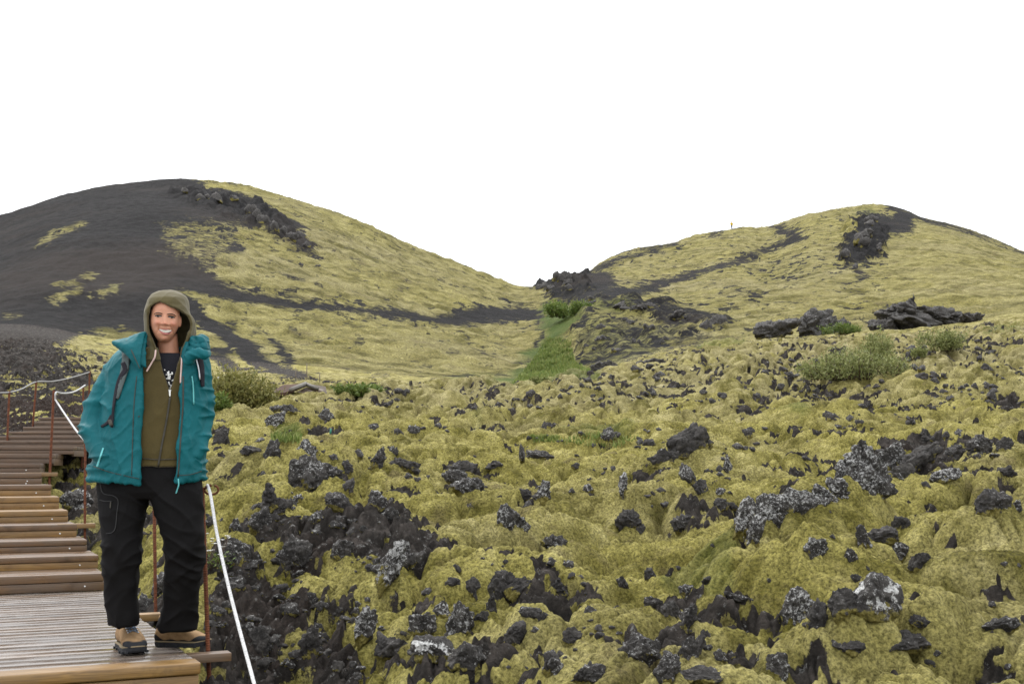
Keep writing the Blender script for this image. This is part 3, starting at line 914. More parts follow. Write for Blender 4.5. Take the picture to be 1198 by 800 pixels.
deck = empty('wooden_deck', DECK_A)
deck.matrix_world = frame(DECK_A, rvec, dvec)
tag(deck, 'wet grey wooden landing the woman in the teal jacket stands on', 'deck')
nP = int(DECK_LEN / 0.126)
pw = DECK_LEN / nP
random.seed(3)
parts = [plank(2.8 + random.uniform(0, 0.02), pw - 0.011, 0.034, i * pw + 0.003, random.uniform(-0.0015, 0.0008), random.uniform(-0.006, 0.004)) for i in range(1, nP)]
obj('decking', mesh_from('decking', *merge(*parts)), MAT_DECK, deck)
obj('nosing_board', mesh_from('nosing_board', *plank(2.82, pw + 0.02, 0.055, -0.02, 0.0015, 0.006, 0.008)), MAT_FRONT, deck)
fb = obj('front_board', mesh_from('front_board', *plank(2.80, 0.045, 0.17, -0.006, -0.058, 0.0, 0.005)), MAT_FRONT, deck)
screws(fb, [(-0.16, -0.006, -0.10), (-1.3, -0.006, -0.11)])
obj('side_board', mesh_from('side_board', *xf(box(0.045, DECK_LEN - 0.06, 0.10, (-0.03, DECK_LEN / 2 + 0.03, -0.086), 0.004), Matrix())), MAT_STEP, deck)
# supports under the front
obj('support_leg', mesh_from('support_leg', *box(0.10, 0.10, 0.4, (-0.25, 0.12, -0.43), 0.004)), MAT_STEP, deck)


def board_beside(parent, px0, px1, py, Y, base_m, thick=0.04, wide=0.085, mat=MAT_FRONT):
    """the short board that sticks out sideways and carries a rebar post; local frame of its parent"""
    lb = base_m.inverted() @ on_plane(px1, py, -0.012)
    L = lb.x
    vf = box(L - 0.010, wide, thick, (L / 2 + 0.005, lb.y + wide / 2, -0.012 - thick / 2), 0.003)
    return obj('post_board', mesh_from('post_board', *vf), mat, parent)


def on_plane(px, py, z):
    return at(px, py, (z - EYE) / math.tan(PITCH + math.atan((CY - py) / F)))


bpy.context.view_layer.update()
board_beside(deck, 233, 271, 763, 5.97, deck.matrix_world.copy(), 0.042, 0.09, MAT_STEP)
board_beside(deck, 163, 196, 717, 7.75, deck.matrix_world.copy(), 0.045, 0.10)

stair = empty('wooden_stairway', STEPS[0][0])
tag(stair, 'long flight of shallow brown wooden steps climbing away behind the woman', 'stairs')
smats = []
for i, (c, rv, dv, wd, zt) in enumerate(STEPS):
    mt = MAT_FRONT if i in (4, 5) else (MAT_STEP if i < 8 else MAT_STEPG)
    mw = frame(Vector((c.x, c.y, zt)), rv, dv)
    mtx = Matrix.Translation(-stair.location) @ mw
    zprev = STEPS[i - 1][4] if i else 0.0
    rise = zt - zprev
    half = rise * 0.46
    ln = 0.60
    me = mesh_from('step', *merge(plank(wd, 0.15, half, -0.012, 0.0, random.uniform(-.004, .004)), plank(wd, 0.15, half, 0.143, 0.001, random.uniform(-.004, .004)),
                                  plank(wd, 0.15, half, 0.298, -0.001, 0.0), plank(wd, 0.14, half, 0.453, 0.0, 0.0)))
    st = obj('step', me, mt if i > 3 else (MAT_STEP if i != 3 else MAT_STEP), stair, mtx=mtx)
    rb = obj('riser_board', mesh_from('riser_board', *plank(wd, 0.05, rise - half - 0.004, -0.004, -half - 0.003, 0.0, 0.003)), MAT_FRONT if i in (1, 3, 4, 5, 6) else mt, st)
    if i < 9:
        sx_ = [(-0.135, -0.005, -half - (rise - half) * 0.5)] + ([(-0.145, -0.005, -half - (rise - half) * 0.9)] if i == 7 else [])
        screws(rb, sx_)
    # side cheek closing the step
    obj('side_cheek', mesh_from('side_cheek', *box(0.03, ln - 0.06, rise - half + 0.02, (-0.02, ln / 2 + 0.03, -half - (rise - half) / 2 - 0.012), 0.003)), MAT_STEPG, st)
bpy.context.view_layer.update()
m3 = frame(Vector((STEPS[3][0].x, STEPS[3][0].y, STEPS[3][4])), STEPS[3][1], STEPS[3][2])
m8 = frame(Vector((STEPS[7][0].x, STEPS[7][0].y, STEPS[7][4])), STEPS[7][1], STEPS[7][2])


def board_on_step(i, px1, py, thick=0.04, wide=0.09):
    c, rv, dv, wd, zt = STEPS[i]
    m = frame(Vector((c.x, c.y, zt)), rv, dv)
    b = m.inverted() @ at(px1, py, c.y + 0.12)
    vf = box(b.x + 0.16, wide, thick, (b.x / 2 - 0.08 + 0.005, 0.035, -thick / 2 + 0.004), 0.003)
    o = obj('post_board', mesh_from('post_board', *vf), MAT_FRONT, stair, mtx=Matrix.Translation(-stair.location) @ m)
    return m @ Vector((b.x - 0.07, 0.035, 0))


PB3 = board_on_step(3, 110, 612); PB8 = board_on_step(7, 67, 552)


# ------------------------------------------------------------------ rebar posts and ropes
def rebar(base, top, r, label, extra_down=0.5, name='rebar_post', group='rusty posts along the boardwalk', hook=None):
    base = Vector(base); top = Vector(top)
    d = (top - base); L = d.length; d.normalize()
    start = base - d * extra_down
    Lt = L + extra_down
    n = max(8, int(Lt / 0.006)) if r > 0.008 else max(8, int(Lt / 0.012))
    n = min(n, 260)
    path, rad = [], []
    for i in range(n + 1):
        path.append(start + d * (Lt * i / n))
        rad.append(r * (1.13 if i % 2 else 0.94))
    me = mesh_from(name, *tube(path, rad, 9), smooth=False)
    o = empty(name, start)
    tag(o, label, 'post', group)
    obj('steel_bar', me, MAT_RUST, o, start)
    if hook:
        obj('loop', mesh_from('loop', *tube([Vector(q) for q in hook], r * 0.55, 8)), MAT_RUST, o, start)
    return o, top


P1b = on_plane(243.5, 761, -0.012); P1t = at(236.5, 570, P1b.y - 0.03)
hk = []
for i in range(15):
    a = math.pi * (0.5 + 1.0 * 2 * i / 14 * 0.93)
    hk.append(P1t + Vector((0.047 + 0.036 * math.cos(a), 0.0, -0.012 + 0.024 * math.sin(a))) + Vector((0, 0.004, 0)))
hk = [P1t + Vector((0, 0, -0.012))] + hk
rebar(P1b, P1t, 0.0108, 'thick rusty ribbed post nearest the camera beside the tan boot', 0.42, hook=hk)
P2b = on_plane(182, 714, -0.012); P2t = at(180, 556, P2b.y)
rebar(P2b, P2t, 0.0105, 'rusty ribbed post seen between the woman\'s legs', 0.35)
P3b, P3t = at(99.3, 612, PB3.y), at(99.7, 517, PB3.y)
rebar(P3b, P3t, 0.0105, 'rusty ribbed post on the short board of the fourth step, next to the jacket sleeve', 0.35)
P4b, P4t = at(58.5, 550, PB8.y), at(63, 456.5, PB8.y)
rebar(P4b, P4t, 0.0125, 'rusty post at the stair edge where the white rope bends over a small knot', 0.35)
P5b, P5t = at(96, 524, 14.6), at(97.5, 453, 14.6)
rebar(P5b, P5t, 0.011, 'slim rusty post behind the teal sleeve at the upper steps', 0.3)
P6b, P6t = at(8.5, 514, 14.6), at(11, 457, 14.6)
rebar(P6b, P6t, 0.012, 'leftmost rusty post standing in the reddish soil', 0.3)
P7b, P7t = at(38, 504, 16), at(42.5, 446, 16)
rebar(P7b, P7t, 0.012, 'rusty post in reddish soil carrying the grey rope, beside the yellow moss patch', 0.3)
P8b, P8t = at(104, 470, 18.5), at(105, 434, 18.5)
rebar(P8b, P8t, 0.013, 'uppermost rusty post just above the teal shoulder line', 0.3)


def rope(name, pts, r, mat, label, sag=None, n=14, cat='rope', loops=()):
    path = bezier(pts, n)
    me_v, me_f = tube(path, r, 10)
    me = mesh_from(name, me_v, me_f)
    o = obj(name, me, mat)
    tag(o, label, cat, 'ropes along the boardwalk')
    return o


rope('safety_rope', [P1t + Vector((0.03, -0.012, 0.012)), at(246.5, 580, 5.78), at(254, 625, 5.55), at(266, 680, 5.25), at(280, 735, 4.95), at(297.5, 800, 4.6), at(318, 880, 4.2)],
     0.0074, MAT_ROPE, 'thick white rope running from the nearest post down to the lower edge')
rope('safety_rope', [P1t + Vector((0.02, 0.015, 0.0)), at(232, 579, 6.3), at(220, 584, 6.7), at(200, 577, 7.3), P2t + Vector((0.0, 0.01, -0.01))],
     0.0060, MAT_ROPE, 'white rope end tied behind the black trousers to the nearest post')
rope('safety_rope', [P2t + Vector((0, 0.012, -0.01)), at(150, 556, 8.7), at(120, 538, 9.9), P3t + Vector((0.01, -0.012, 0.0)), at(88, 502, 11.2), at(77, 486, 11.8), at(69, 474, 12.2), at(64.5, 467, PB8.y - 0.02)],
     0.0090, MAT_ROPE, 'white rope sagging from the knotted post down behind the teal sleeve')
rope('safety_rope', [at(64.5, 468, PB8.y - 0.03), at(65.5, 459, PB8.y - 0.02), at(72, 460, 12.8), at(84, 459, 13.6), at(93, 455, 14.3), at(99.5, 450.5, 14.6)],
     0.0090, MAT_ROPE, 'short white rope curving from the knotted post to the slim post behind it')
rope('safety_rope', [at(-30, 461, 13.9), at(-8, 459.5, 14.2), P6t + Vector((0, -0.015, -0.02)), at(25, 455, 15.4), P7t + Vector((0, -0.015, -0.01)), at(62, 446, 16.8), at(82, 442, 17.6), P8t + Vector((0, -0.015, -0.02))],
     0.0085, MAT_ROPEG, 'grey rope strung along the far side posts above the yellow moss')
# ------------------------------------------------------------------ lava rocks
def lava_mesh(seed, sub=4, jag=0.35, cuts=7, peak=0.0, asp=(2.0, 1.4, 1.0), mossy=1.0):
    """lava block of the given proportions, facetted by random planes, then roughened; normalised to a unit box"""
    rg = np.random.default_rng(seed)
    bm = bmesh.new(); bmesh.ops.create_icosphere(bm, subdivisions=sub, radius=0.5)
    me = bpy.data.meshes.new('lava_rock'); bm.to_mesh(me); bm.free()
    V = coords(me).astype(np.float64)
    D = V / np.linalg.norm(V, axis=1)[:, None]
    r = 0.5 + jag * 0.45 * fbm3(D, 1.3, 2, seed * 3)
    for k in range(cuts):                       # planar cuts give broken faces
        nrm = rg.normal(size=3); nrm /= np.linalg.norm(nrm)
        dist = rg.uniform(0.24, 0.42)
        c = D @ nrm
        r = np.minimum(r, np.where(c > 0.05, dist / np.maximum(c, 0.05), 9))
    A = np.array(asp, float); A = A / A.min()
    V = D * r[:, None]
    if peak:
        V[:, :2] *= np.clip(1 - peak * (V[:, [2]] + 0.5), 0.10, 1); V[:, 0] += 0.2 * peak * V[:, 2]
    V *= A
    # clinkery lumps, the same size in every direction
    N = D / A; N /= np.linalg.norm(N, axis=1)[:, None]
    lump = np.abs(fbm3(V, 1.9, 3, seed + 5, 0.55)); chip = np.abs(fbm3(V + 9, 5.5, 3, seed + 9, 0.6))
    V += N * (jag * (0.55 * (lump - 0.3) + 0.22 * (chip - 0.3)) + 0.035 * fbm3(V, 16, 2, seed + 12))[:, None]
    V += jag * 0.10 * np.stack([fbm3(V + 7, 3.5, 2, seed + k) for k in range(3)], 1)
    lo = V.min(0); hi = V.max(0)
    V = (V - (lo + hi) / 2) / (hi - lo)
    set_coords(me, V)
    mo = 1.12 - (V[:, 2] + 0.5) * 2.0 + 0.6 * fbm3(V, 2.2, 3, seed + 20)     # moss creeps up from the foot
    fattr(me, 'moss', np.clip(mo, -1, 0.9) if mossy else np.full(len(V), -1.0))
    me.polygons.foreach_set('use_smooth', [True] * len(me.polygons))
    me.materials.append(MAT_ROCK)
    me.update()
    return me


PROTO = [lava_mesh(100 + i, 4, 0.30 + 0.03 * (i % 5), 4 + i % 5) for i in range(12)]
LOW = [lava_mesh(200 + i, 3, 0.34, 5) for i in range(8)]
HERO = {}
COLLAR = []


def put_rock(px, pyb, wpx, hpx, label=None, lich=0.3, white=0.0, tilt=0.0, yaw=None, seed=None, depth=0.7, sink=0.36, name='lava_rock', group=None, cat='rock', hero=True, mossy=1.0, Y=None, peak=0.0, jag=0.36):
    """rock whose foot shows at (px, pyb), as wide and tall as given in photo pixels"""
    p = hit(px, pyb)
    if Y is not None:
        q = at(px, pyb, Y); p = Vector((q.x, Y, height(q.x, Y)))
    m = 1.0 / F * p.y
    W = wpx * m; H = hpx * m / (1 - sink)
    sd = seed if seed is not None else int(px * 7 + pyb)
    if hero:
        if sd not in HERO: HERO[sd] = lava_mesh(sd, 5, jag, 4 + sd % 4, peak, (W, max(W * depth, H * 0.5), H), mossy)
        me = HERO[sd]
    else:
        lst = PROTO if wpx > 14 else LOW
        me = lst[sd % len(lst)]
    o = bpy.data.objects.new(name, me); link(o)
    rg = random.Random(sd)
    yw = yaw if yaw is not None else rg.uniform(-0.5, 0.5)
    o.rotation_euler = (rg.uniform(-.15, .15), math.radians(tilt), yw)
    D = max(W * depth, H * 0.5)
    o.scale = (W, D, H)
    o.location = (p.x, p.y + D * 0.25, p.z + H * (0.5 - sink))
    if p.y < 30 and wpx > 9: COLLAR.append((p.x, p.y + D * 0.25, W, D, H, yw))
    o.color = (lich, white, 0, 1)
    tag(o, label, cat, group)
    return o


R = put_rock
# --- notable blocks, one by one
R(806, 536, 60, 30, 'dark overhanging slab alone on the moss, wedge shaped and tilted to the right', 0.1, 0, -24, 0.1, depth=0.5, peak=0.35, sink=0.25)
R(777, 541, 40, 17, 'low dark block at the left foot of the wedge shaped overhanging slab', 0.1, 0, -8, 0.1, depth=0.5)
R(1018, 577, 66, 62, 'tall jagged lichen speckled crag in the middle of the right hand outcrop', 0.7, 0, -18, 0.2, peak=0.75)
R(1003, 578, 60, 34, 'low knobbly base block at the foot of the jagged crag', 0.8, 0, 0, 0.1)
R(1031, 532, 36, 24, 'pointed tip of the jagged crag leaning up right', 0.5, 0, -35, 0.0, Y=12.6, sink=0.05, peak=0.75)
R(1046, 547, 34, 28, 'pale speckled block between the jagged crag and the tilted slab', 0.8, 0, -10, 0.0)
R(1079, 553, 62, 28, 'smooth dark slab leaning right with a brown upper edge', 0.1, 0, -36, 0.1, depth=0.5, sink=0.1)
R(1083, 520, 30, 17, 'small dark pointed block above the leaning slab', 0.2, 0, -10, 0.0, peak=0.75)
R(1119, 537, 28, 16, 'rounded dark block right of the leaning slab', 0.4, 0, -12, 0.0)
R(940, 604, 78, 34, 'long lichen speckled wall of lava rising toward the jagged crag', 0.95, 0, -16, 0.25, depth=0.4)
R(905, 612, 46, 36, 'speckled middle block of the long lava wall', 0.95, 0, -30, 0.2, depth=0.4)
R(871, 640, 22, 56, 'grey upright leaning end block of the long lava wall', 1.0, 0, 18, 0.2, depth=0.6, sink=0.12)
R(885, 645, 18, 44, 'narrow speckled fin beside the upright end of the lava wall', 0.9, 0, 14, 0.1, sink=0.15)
R(1031, 724, 72, 52, 'big lava boulder with a bold white lichen patch on top', 0.45, 1.0, -6, 0.2, seed=911, depth=0.6, sink=0.2, jag=0.22)
R(992, 730, 42, 36, 'dark rounded block against the left of the white patched boulder', 0.35, 0, 0, 0.2, sink=0.2)
R(936, 728, 46, 36, 'lichen crusted overhang under the mossy hummock left of the white patched boulder', 0.8, 0.25, -24, 0.1, depth=0.6)
R(960, 738, 26, 34, 'dark block in the shaded hollow beneath the mossy hummock', 0.1, 0, 0, 0.0)
R(1058, 655, 30, 22, 'white flecked rock just above the white patched boulder', 0.8, 0.5, -20, 0.0)
R(1078, 668, 24, 20, 'dark knob behind the top right of the white patched boulder', 0.4, 0, 10, 0.0)
R(998, 664, 18, 17, 'small grey knob left above the white patched boulder', 0.5, 0, 0, 0.0)
R(955, 652, 26, 24, 'pale speckled rock in the moss hollow below the lava wall', 0.9, 0.2, 30, 0.0)
R(1012, 640, 16, 26, 'slim grey block under the dark mossy ledge', 0.8, 0.2, -16, 0.0)
R(1030, 634, 56, 17, 'dark flat ledge under a mossy lip', 0.1, 0, -6, 0.1)
R(1056, 622, 26, 14, 'short black block at the right end of the mossy lip', 0.1, 0, -8, 0.0)
R(1166, 604, 52, 30, 'broad dark outcrop near the right edge with moss on its left', 0.4, 0, -10, 0.1)
R(1192, 598, 16, 14, 'small speckled knob at the right end of the broad dark outcrop', 0.8, 0, 0, 0.0)
R(1150, 530, 34, 22, 'twin humped dark rock in the upper right moss', 0.5, 0, 0, 0.0)
R(1176, 527, 20, 16, 'dark grey block right of the twin humped rock', 0.4, 0, 0, 0.0)
R(1110, 560, 44, 12, 'low pale speckled row of rock below the leaning slab', 0.9, 0, -8, 0.1)
R(1180, 560, 26, 12, 'flat black triangle of rock above the broad dark outcrop', 0.1, 0, 6, 0.0)
R(1176, 740, 46, 14, 'low dark slab with a white lichen spot at the right edge', 0.4, 0.55, -8, 0.0)
R(1085, 738, 34, 12, 'small dark shelf in the moss under the white patched boulder', 0.2, 0, 20, 0.0)
R(1060, 762, 60, 16, 'flat grey rock plate between the rounded moss pillows', 0.15, 0, -6, 0.1)
R(995, 765, 46, 14, 'flat grey plate under the lower left moss pillow', 0.15, 0, 6, 0.1)
R(912, 790, 30, 26, 'grey ribbed block alone in the lower moss slope', 0.7, 0.1, 10, 0.0)
R(506, 774, 54, 28, 'low rock with the brightest white lichen cap in the lower middle', 0.3, 1.0, 6, 0.1, seed=622, sink=0.2, jag=0.24)
R(494, 747, 34, 26, 'rounded grey speckled rock resting above the white capped one', 0.75, 0.0, 0, 0.0, sink=0.15)
R(537, 743, 34, 38, 'knobbly pale topped rock right of the rounded speckled one', 0.8, 0.35, 12, 0.0)
R(516, 722, 24, 18, 'pale flecked stone above the knobbly rock', 0.9, 0.4, 0, 0.0)
R(424, 764, 28, 48, 'upright lichen speckled pillar rock in the lower left soil', 0.9, 0.1, 22, 0.1, sink=0.15)
R(545, 785, 44, 26, 'brown topped rock at the lower right of the white capped one', 0.4, 0.2, 16, 0.0)
R(462, 764, 50, 22, 'long dark ledge between the pillar rock and the rounded one', 0.25, 0, 0, 0.0)
R(300, 762, 30, 28, 'black block in the dark soil by the thick white rope', 0.15, 0, 4, 0.0)
R(362, 774, 28, 30, 'black lump between two moss cushions near the bottom', 0.1, 0, 4, 0.0)
R(455, 700, 30, 66, 'tall grey leaning slab crusted with white lichen in the dark soil', 1.0, 0.35, 24, 0.1, depth=0.5, sink=0.12)
R(470, 662, 20, 20, 'white flecked lump on top of the tall leaning slab', 0.9, 0.4, 0, 0.0)
R(482, 672, 34, 20, 'rough dark block right of the tall leaning slab', 0.3, 0, 0, 0.0)
R(360, 575, 52, 40, 'big dark knob crowning the mossy rise near the green tipped stake', 0.6, 0.15, 0, 0.1)
R(357, 553, 26, 22, 'pale speckled top of the big dark knob', 0.9, 0.2, 0, 0.0, Y=10.9)
R(383, 560, 34, 16, 'low dark row of rock right of the big dark knob', 0.5, 0, 8, 0.0)
R(405, 553, 16, 14, 'small black tooth at the end of the low row', 0.3, 0, 0, 0.0)
R(313, 604, 22, 36, 'black pointed spike of lava on the left mossy slope', 0.15, 0, -12, 0.0, sink=0.15, peak=0.75)
R(326, 606, 20, 20, 'black lump at the right foot of the pointed spike', 0.1, 0, 0, 0.0)
R(304, 622, 30, 26, 'knobbly grey block below the pointed spike', 0.5, 0, 0, 0.0)
R(274, 622, 18, 16, 'small round speckled stone on the left mossy slope', 0.8, 0, 0, 0.0)
R(275, 660, 36, 28, 'rough grey boulder right of the thick white rope', 0.7, 0.1, 0, 0.1)
R(268, 690, 34, 16, 'brown grey slabby rock beside the thick white rope', 0.5, 0, -20, 0.0)
R(345, 662, 44, 36, 'broken dark boulder in the middle of the bare soil', 0.5, 0, -14, 0.1)
R(400, 652, 30, 20, 'dark clod left of the tall leaning slab', 0.4, 0, 0, 0.0)
R(398, 595, 46, 16, 'long dark finger of rock pointing down right', 0.4, 0, 32, 0.0, depth=0.5)
R(440, 594, 26, 18, 'speckled block above the bare soil with moss on its left', 0.7, 0.1, 0, 0.0)
R(407, 580, 16, 16, 'dark cube like stone on the moss above the long finger', 0.3, 0, 0, 0.0)
R(457, 612, 30, 20, 'grey rock at the upper right edge of the bare soil', 0.6, 0, 8, 0.0)
R(441, 546, 20, 24, 'pointed pale speckled rock on the upper middle moss', 0.8, 0.2, 10, 0.0, peak=0.75)
R(472, 550, 40, 14, 'dark slab lying right of the pointed pale rock', 0.2, 0, 14, 0.1)
R(316, 535, 22, 22, 'dark hooked rock on the mossy slope right of the woman\'s hip', 0.3, 0, 0, 0.0)
R(292, 534, 26, 10, 'flat dark stone in the moss right of the woman\'s hip', 0.3, 0, -10, 0.0)
R(525, 567, 44, 18, 'front grey topped slab of the middle pair', 0.6, 0.15, 6, 0.1)
R(547, 575, 44, 18, 'rear dark half of the grey topped middle pair', 0.6, 0, 10, 0.1)
R(537, 555, 44, 15, 'long low black block behind the middle pair', 0.2, 0, 3, 0.0)
R(578, 553, 22, 9, 'curved black rock right of the long low block', 0.2, 0, 0, 0.0)
R(637, 592, 20, 28, 'pale upright lichen stone standing out of deep moss', 1.0, 0.45, 10, 0.0, sink=0.12)
R(613, 588, 18, 12, 'dark hole like rock left of the pale upright stone', 0.1, 0, 0, 0.0)
R(598, 625, 44, 24, 'diagonal speckled slab dropping down right', 0.8, 0.1, 30, 0.0, depth=0.5)
R(649, 640, 34, 16, 'dark chain of rock at the foot of the diagonal slab', 0.5, 0.1, 26, 0.0)
R(611, 545, 8, 26, 'slim standing stone on the far moss', 0.5, 0, 0, 0.0, hero=False, sink=0.1)
R(632, 536, 34, 9, 'log shaped rock lying right of the slim standing stone', 0.4, 0, 6, 0.0)
R(729, 586, 11, 34, 'thin speckled upright stone in a moss cleft', 0.9, 0.3, 8, 0.0, sink=0.12)
R(735, 618, 34, 22, 'black rock under a mossy cap left of the big green hollow', 0.2, 0.15, -10, 0.0)
R(748, 625, 20, 10, 'dark fin with one white spot below the mossy cap', 0.2, 0.5, -35, 0.0)
R(806, 566, 18, 26, 'curved grey rock peeping from a fold of moss', 0.7, 0, -22, 0.0)
R(820, 577, 20, 17, 'dark knob in the moss right of the curved grey rock', 0.4, 0, 0, 0.0)
R(852, 556, 12, 20, 'narrow speckled stone on top of the round moss hill', 0.9, 0.3, -8, 0.0)
R(846, 600, 20, 14, 'dark pocket rock below the round moss hill', 0.3, 0, -20, 0.0)
R(800, 621, 26, 18, 'dark hooded rock under a fold of moss', 0.3, 0, -24, 0.0)
R(590, 698, 40, 30, 'black arched block in the lower middle', 0.15, 0, 4, 0.0)
R(606, 696, 26, 22, 'sloping right shoulder of the black arched block', 0.15, 0, 34, 0.0)
R(530, 692, 20, 13, 'small black block left of the arched rock', 0.1, 0, 0, 0.0)
R(555, 694, 28, 18, 'dark brown block touching the arched rock', 0.15, 0, 12, 0.0)
R(653, 694, 26, 18, 'dark cone shaped stone right of the arched rock', 0.05, 0, 0, 0.0, peak=0.75)
R(670, 755, 24, 20, 'round black boulder on the lower moss', 0.05, 0, 0, 0.0, sink=0.12)
R(603, 757, 28, 26, 'stacked black lump on the lower moss', 0.1, 0, 0, 0.0)
R(647, 792, 26, 28, 'grey rough block at the bottom edge of the middle', 0.8, 0.1, 0, 0.0)
R(690, 800, 44, 22, 'mossy topped grey slab at the bottom edge', 0.4, 0, -12, 0.1)
R(575, 718, 14, 22, 'narrow upright dark stone below the arched rock', 0.4, 0, 0, 0.0)
R(564, 728, 20, 12, 'dark pebble like block near the narrow upright stone', 0.2, 0, 0, 0.0)
R(620, 722, 28, 12, 'low dark crust right of the narrow upright stone', 0.3, 0, 12, 0.0)
R(765, 712, 24, 14, 'first grey block at the upper end of the dark rock chain', 0.5, 0, 0, 0.0)
R(785, 722, 22, 18, 'second black block of the dark rock chain', 0.3, 0, 0, 0.0)
R(806, 742, 20, 30, 'third leaning black block of the dark rock chain', 0.4, 0.1, 24, 0.0)
R(818, 770, 14, 28, 'fourth black fin at the lower end of the dark rock chain', 0.1, 0, 18, 0.0)
R(750, 775, 48, 30, 'rough grey speckled mass at the bottom left of the rock chain', 0.7, 0, -14, 0.1)
R(780, 800, 30, 34, 'grey rock with a white spot at the bottom edge', 0.7, 0.5, 18, 0.0)
R(806, 772, 26, 28, 'dark grey block beside the fourth fin', 0.4, 0, 10, 0.0)
R(828, 803, 74, 22, 'broad flat dark brown slab at the bottom edge', 0.05, 0, 4, 0.1, sink=0.1)
R(728, 688, 18, 14, 'white spotted stone at the left end of the green hollow', 0.5, 0.5, 0, 0.0)
R(760, 678, 16, 14, 'dark stone on the rim of the green hollow', 0.3, 0, -20, 0.0)
R(865, 712, 40, 10, 'thin dark crust at the edge of the lower hollow', 0.7, 0.1, 20, 0.0)
R(803, 698, 20, 12, 'grey stone on the slope under the green hollow', 0.8, 0.2, 16, 0.0)
R(322, 500, 30, 16, 'low lichen spotted rock near the willow shrub', 0.9, 0.1, -20, 0.0)
R(338, 487, 22, 11, 'dark rock right below the willow shrub', 0.5, 0, -6, 0.0)
R(381, 491, 20, 14, 'pale speckled heap of rock below the bright green bush', 0.8, 0.1, -10, 0.0)
R(323, 482, 20, 8, 'flat speckled rock at the foot of the willow shrub', 0.7, 0, 0, 0.0)
R(258, 520, 20, 20, 'black rock right of the woman\'s cuff', 0.2, 0, 10, 0.0)
R(250, 806, 34, 26, 'whitish lichen covered boulder under the short board of the nearest post', 1.0, 0.75, 0, 0.0, Y=6.5, sink=0.2)
R(88, 562, 40, 28, 'grey speckled boulder beside the steps under the sagging rope', 0.8, 0, 0, 0.1, Y=12.3, sink=0.2)
R(80, 600, 30, 20, 'black boulder touching the seventh step', 0.4, 0, 0, 0.0, Y=10.6)
R(97, 630, 26, 18, 'black boulder touching the fifth step', 0.4, 0, 0, 0.0, Y=10.0)
R(118, 655, 30, 22, 'dark boulder behind the third step', 0.3, 0, 0, 0.0, Y=9.6)
R(168, 705, 26, 24, 'grey boulder seen between the trouser legs', 0.6, 0.1, 0, 0.0, Y=8.3)
R(184, 690, 20, 30, 'tall pale flecked boulder seen between the trouser legs', 0.7, 0.2, 0, 0.0, Y=8.5)
R(105, 480, 20, 18, 'speckled rock above the upper steps beside the sleeve', 0.7, 0.1, 0, 0.0, Y=17)
R(966, 594, 34, 26, 'speckled link between the long lava wall and the jagged crag', 0.9, 0, -20, 0.2, depth=0.5)
R(984, 586, 28, 28, 'grey crusted step of rock at the top of the long lava wall', 0.9, 0.1, -14, 0.2, depth=0.5)
R(912, 602, 30, 24, 'notched lichen block on the spine of the long lava wall', 0.9, 0.1, -24, 0.2, depth=0.5)
R(1060, 560, 30, 18, 'dark wedge in the gap under the leaning slab', 0.2, 0, -10, 0.0, depth=0.5)
R(1000, 552, 26, 22, 'left shoulder of the jagged crag with pale crust', 0.9, 0.1, -10, 0.0, depth=0.5)
# --- far outcrops on the crest of the lava field
R(957, 392, 50, 34, 'left craggy outcrop with a square shoulder on the field crest', 0.55, 0, -4, 0.1, Y=55, sink=0.15, mossy=0, jag=0.5)
R(912, 403, 62, 26, 'lower mossy shelf of the left craggy outcrop', 0.5, 0, -8, 0.1, Y=53, sink=0.15)
R(985, 384, 36, 20, 'right shoulder of the left craggy outcrop', 0.4, 0, 10, 0.0, Y=57, sink=0.15, mossy=0, jag=0.5)
R(1072, 390, 78, 48, 'highest peaked outcrop on the crest of the lava field', 0.35, 0, 12, 0.1, Y=57, sink=0.12, peak=0.85, mossy=0, jag=0.5)
R(1105, 386, 70, 24, 'long right slope of the highest peaked outcrop', 0.3, 0, 10, 0.1, Y=58, sink=0.15, mossy=0, jag=0.5)
R(1035, 387, 40, 16, 'low dark rocks left of the highest peaked outcrop', 0.3, 0, 0, 0.0, Y=57, mossy=0, jag=0.5)
R(1140, 384, 34, 12, 'last low rocks right of the highest peaked outcrop', 0.4, 0, 0, 0.0, Y=57, mossy=0, jag=0.5)
R(708, 446, 34, 13, 'dark rock pile at the left nose of the far field', 0.3, 0, -10, 0.0, Y=50)
R(762, 442, 44, 13, 'dark rock ledge right of the left nose of the far field', 0.3, 0, -12, 0.0, Y=46)

# --- crags on the hills
def crag(spots, lab, grp, li=0.25):
    rc = random.Random(len(spots) * 13)
    for (px, py, w_, h_) in spots:
        for k in range(2):
            R(px + rc.uniform(-0.5, 0.5) * w_, py + rc.uniform(-0.4, 0.4) * h_, w_ * rc.uniform(0.45, 0.9), h_ * rc.uniform(0.5, 1.0), lab, li, 0, rc.uniform(-25, 25), rc.uniform(-1, 1), seed=rc.randrange(5000), group=grp, hero=False, sink=0.42)


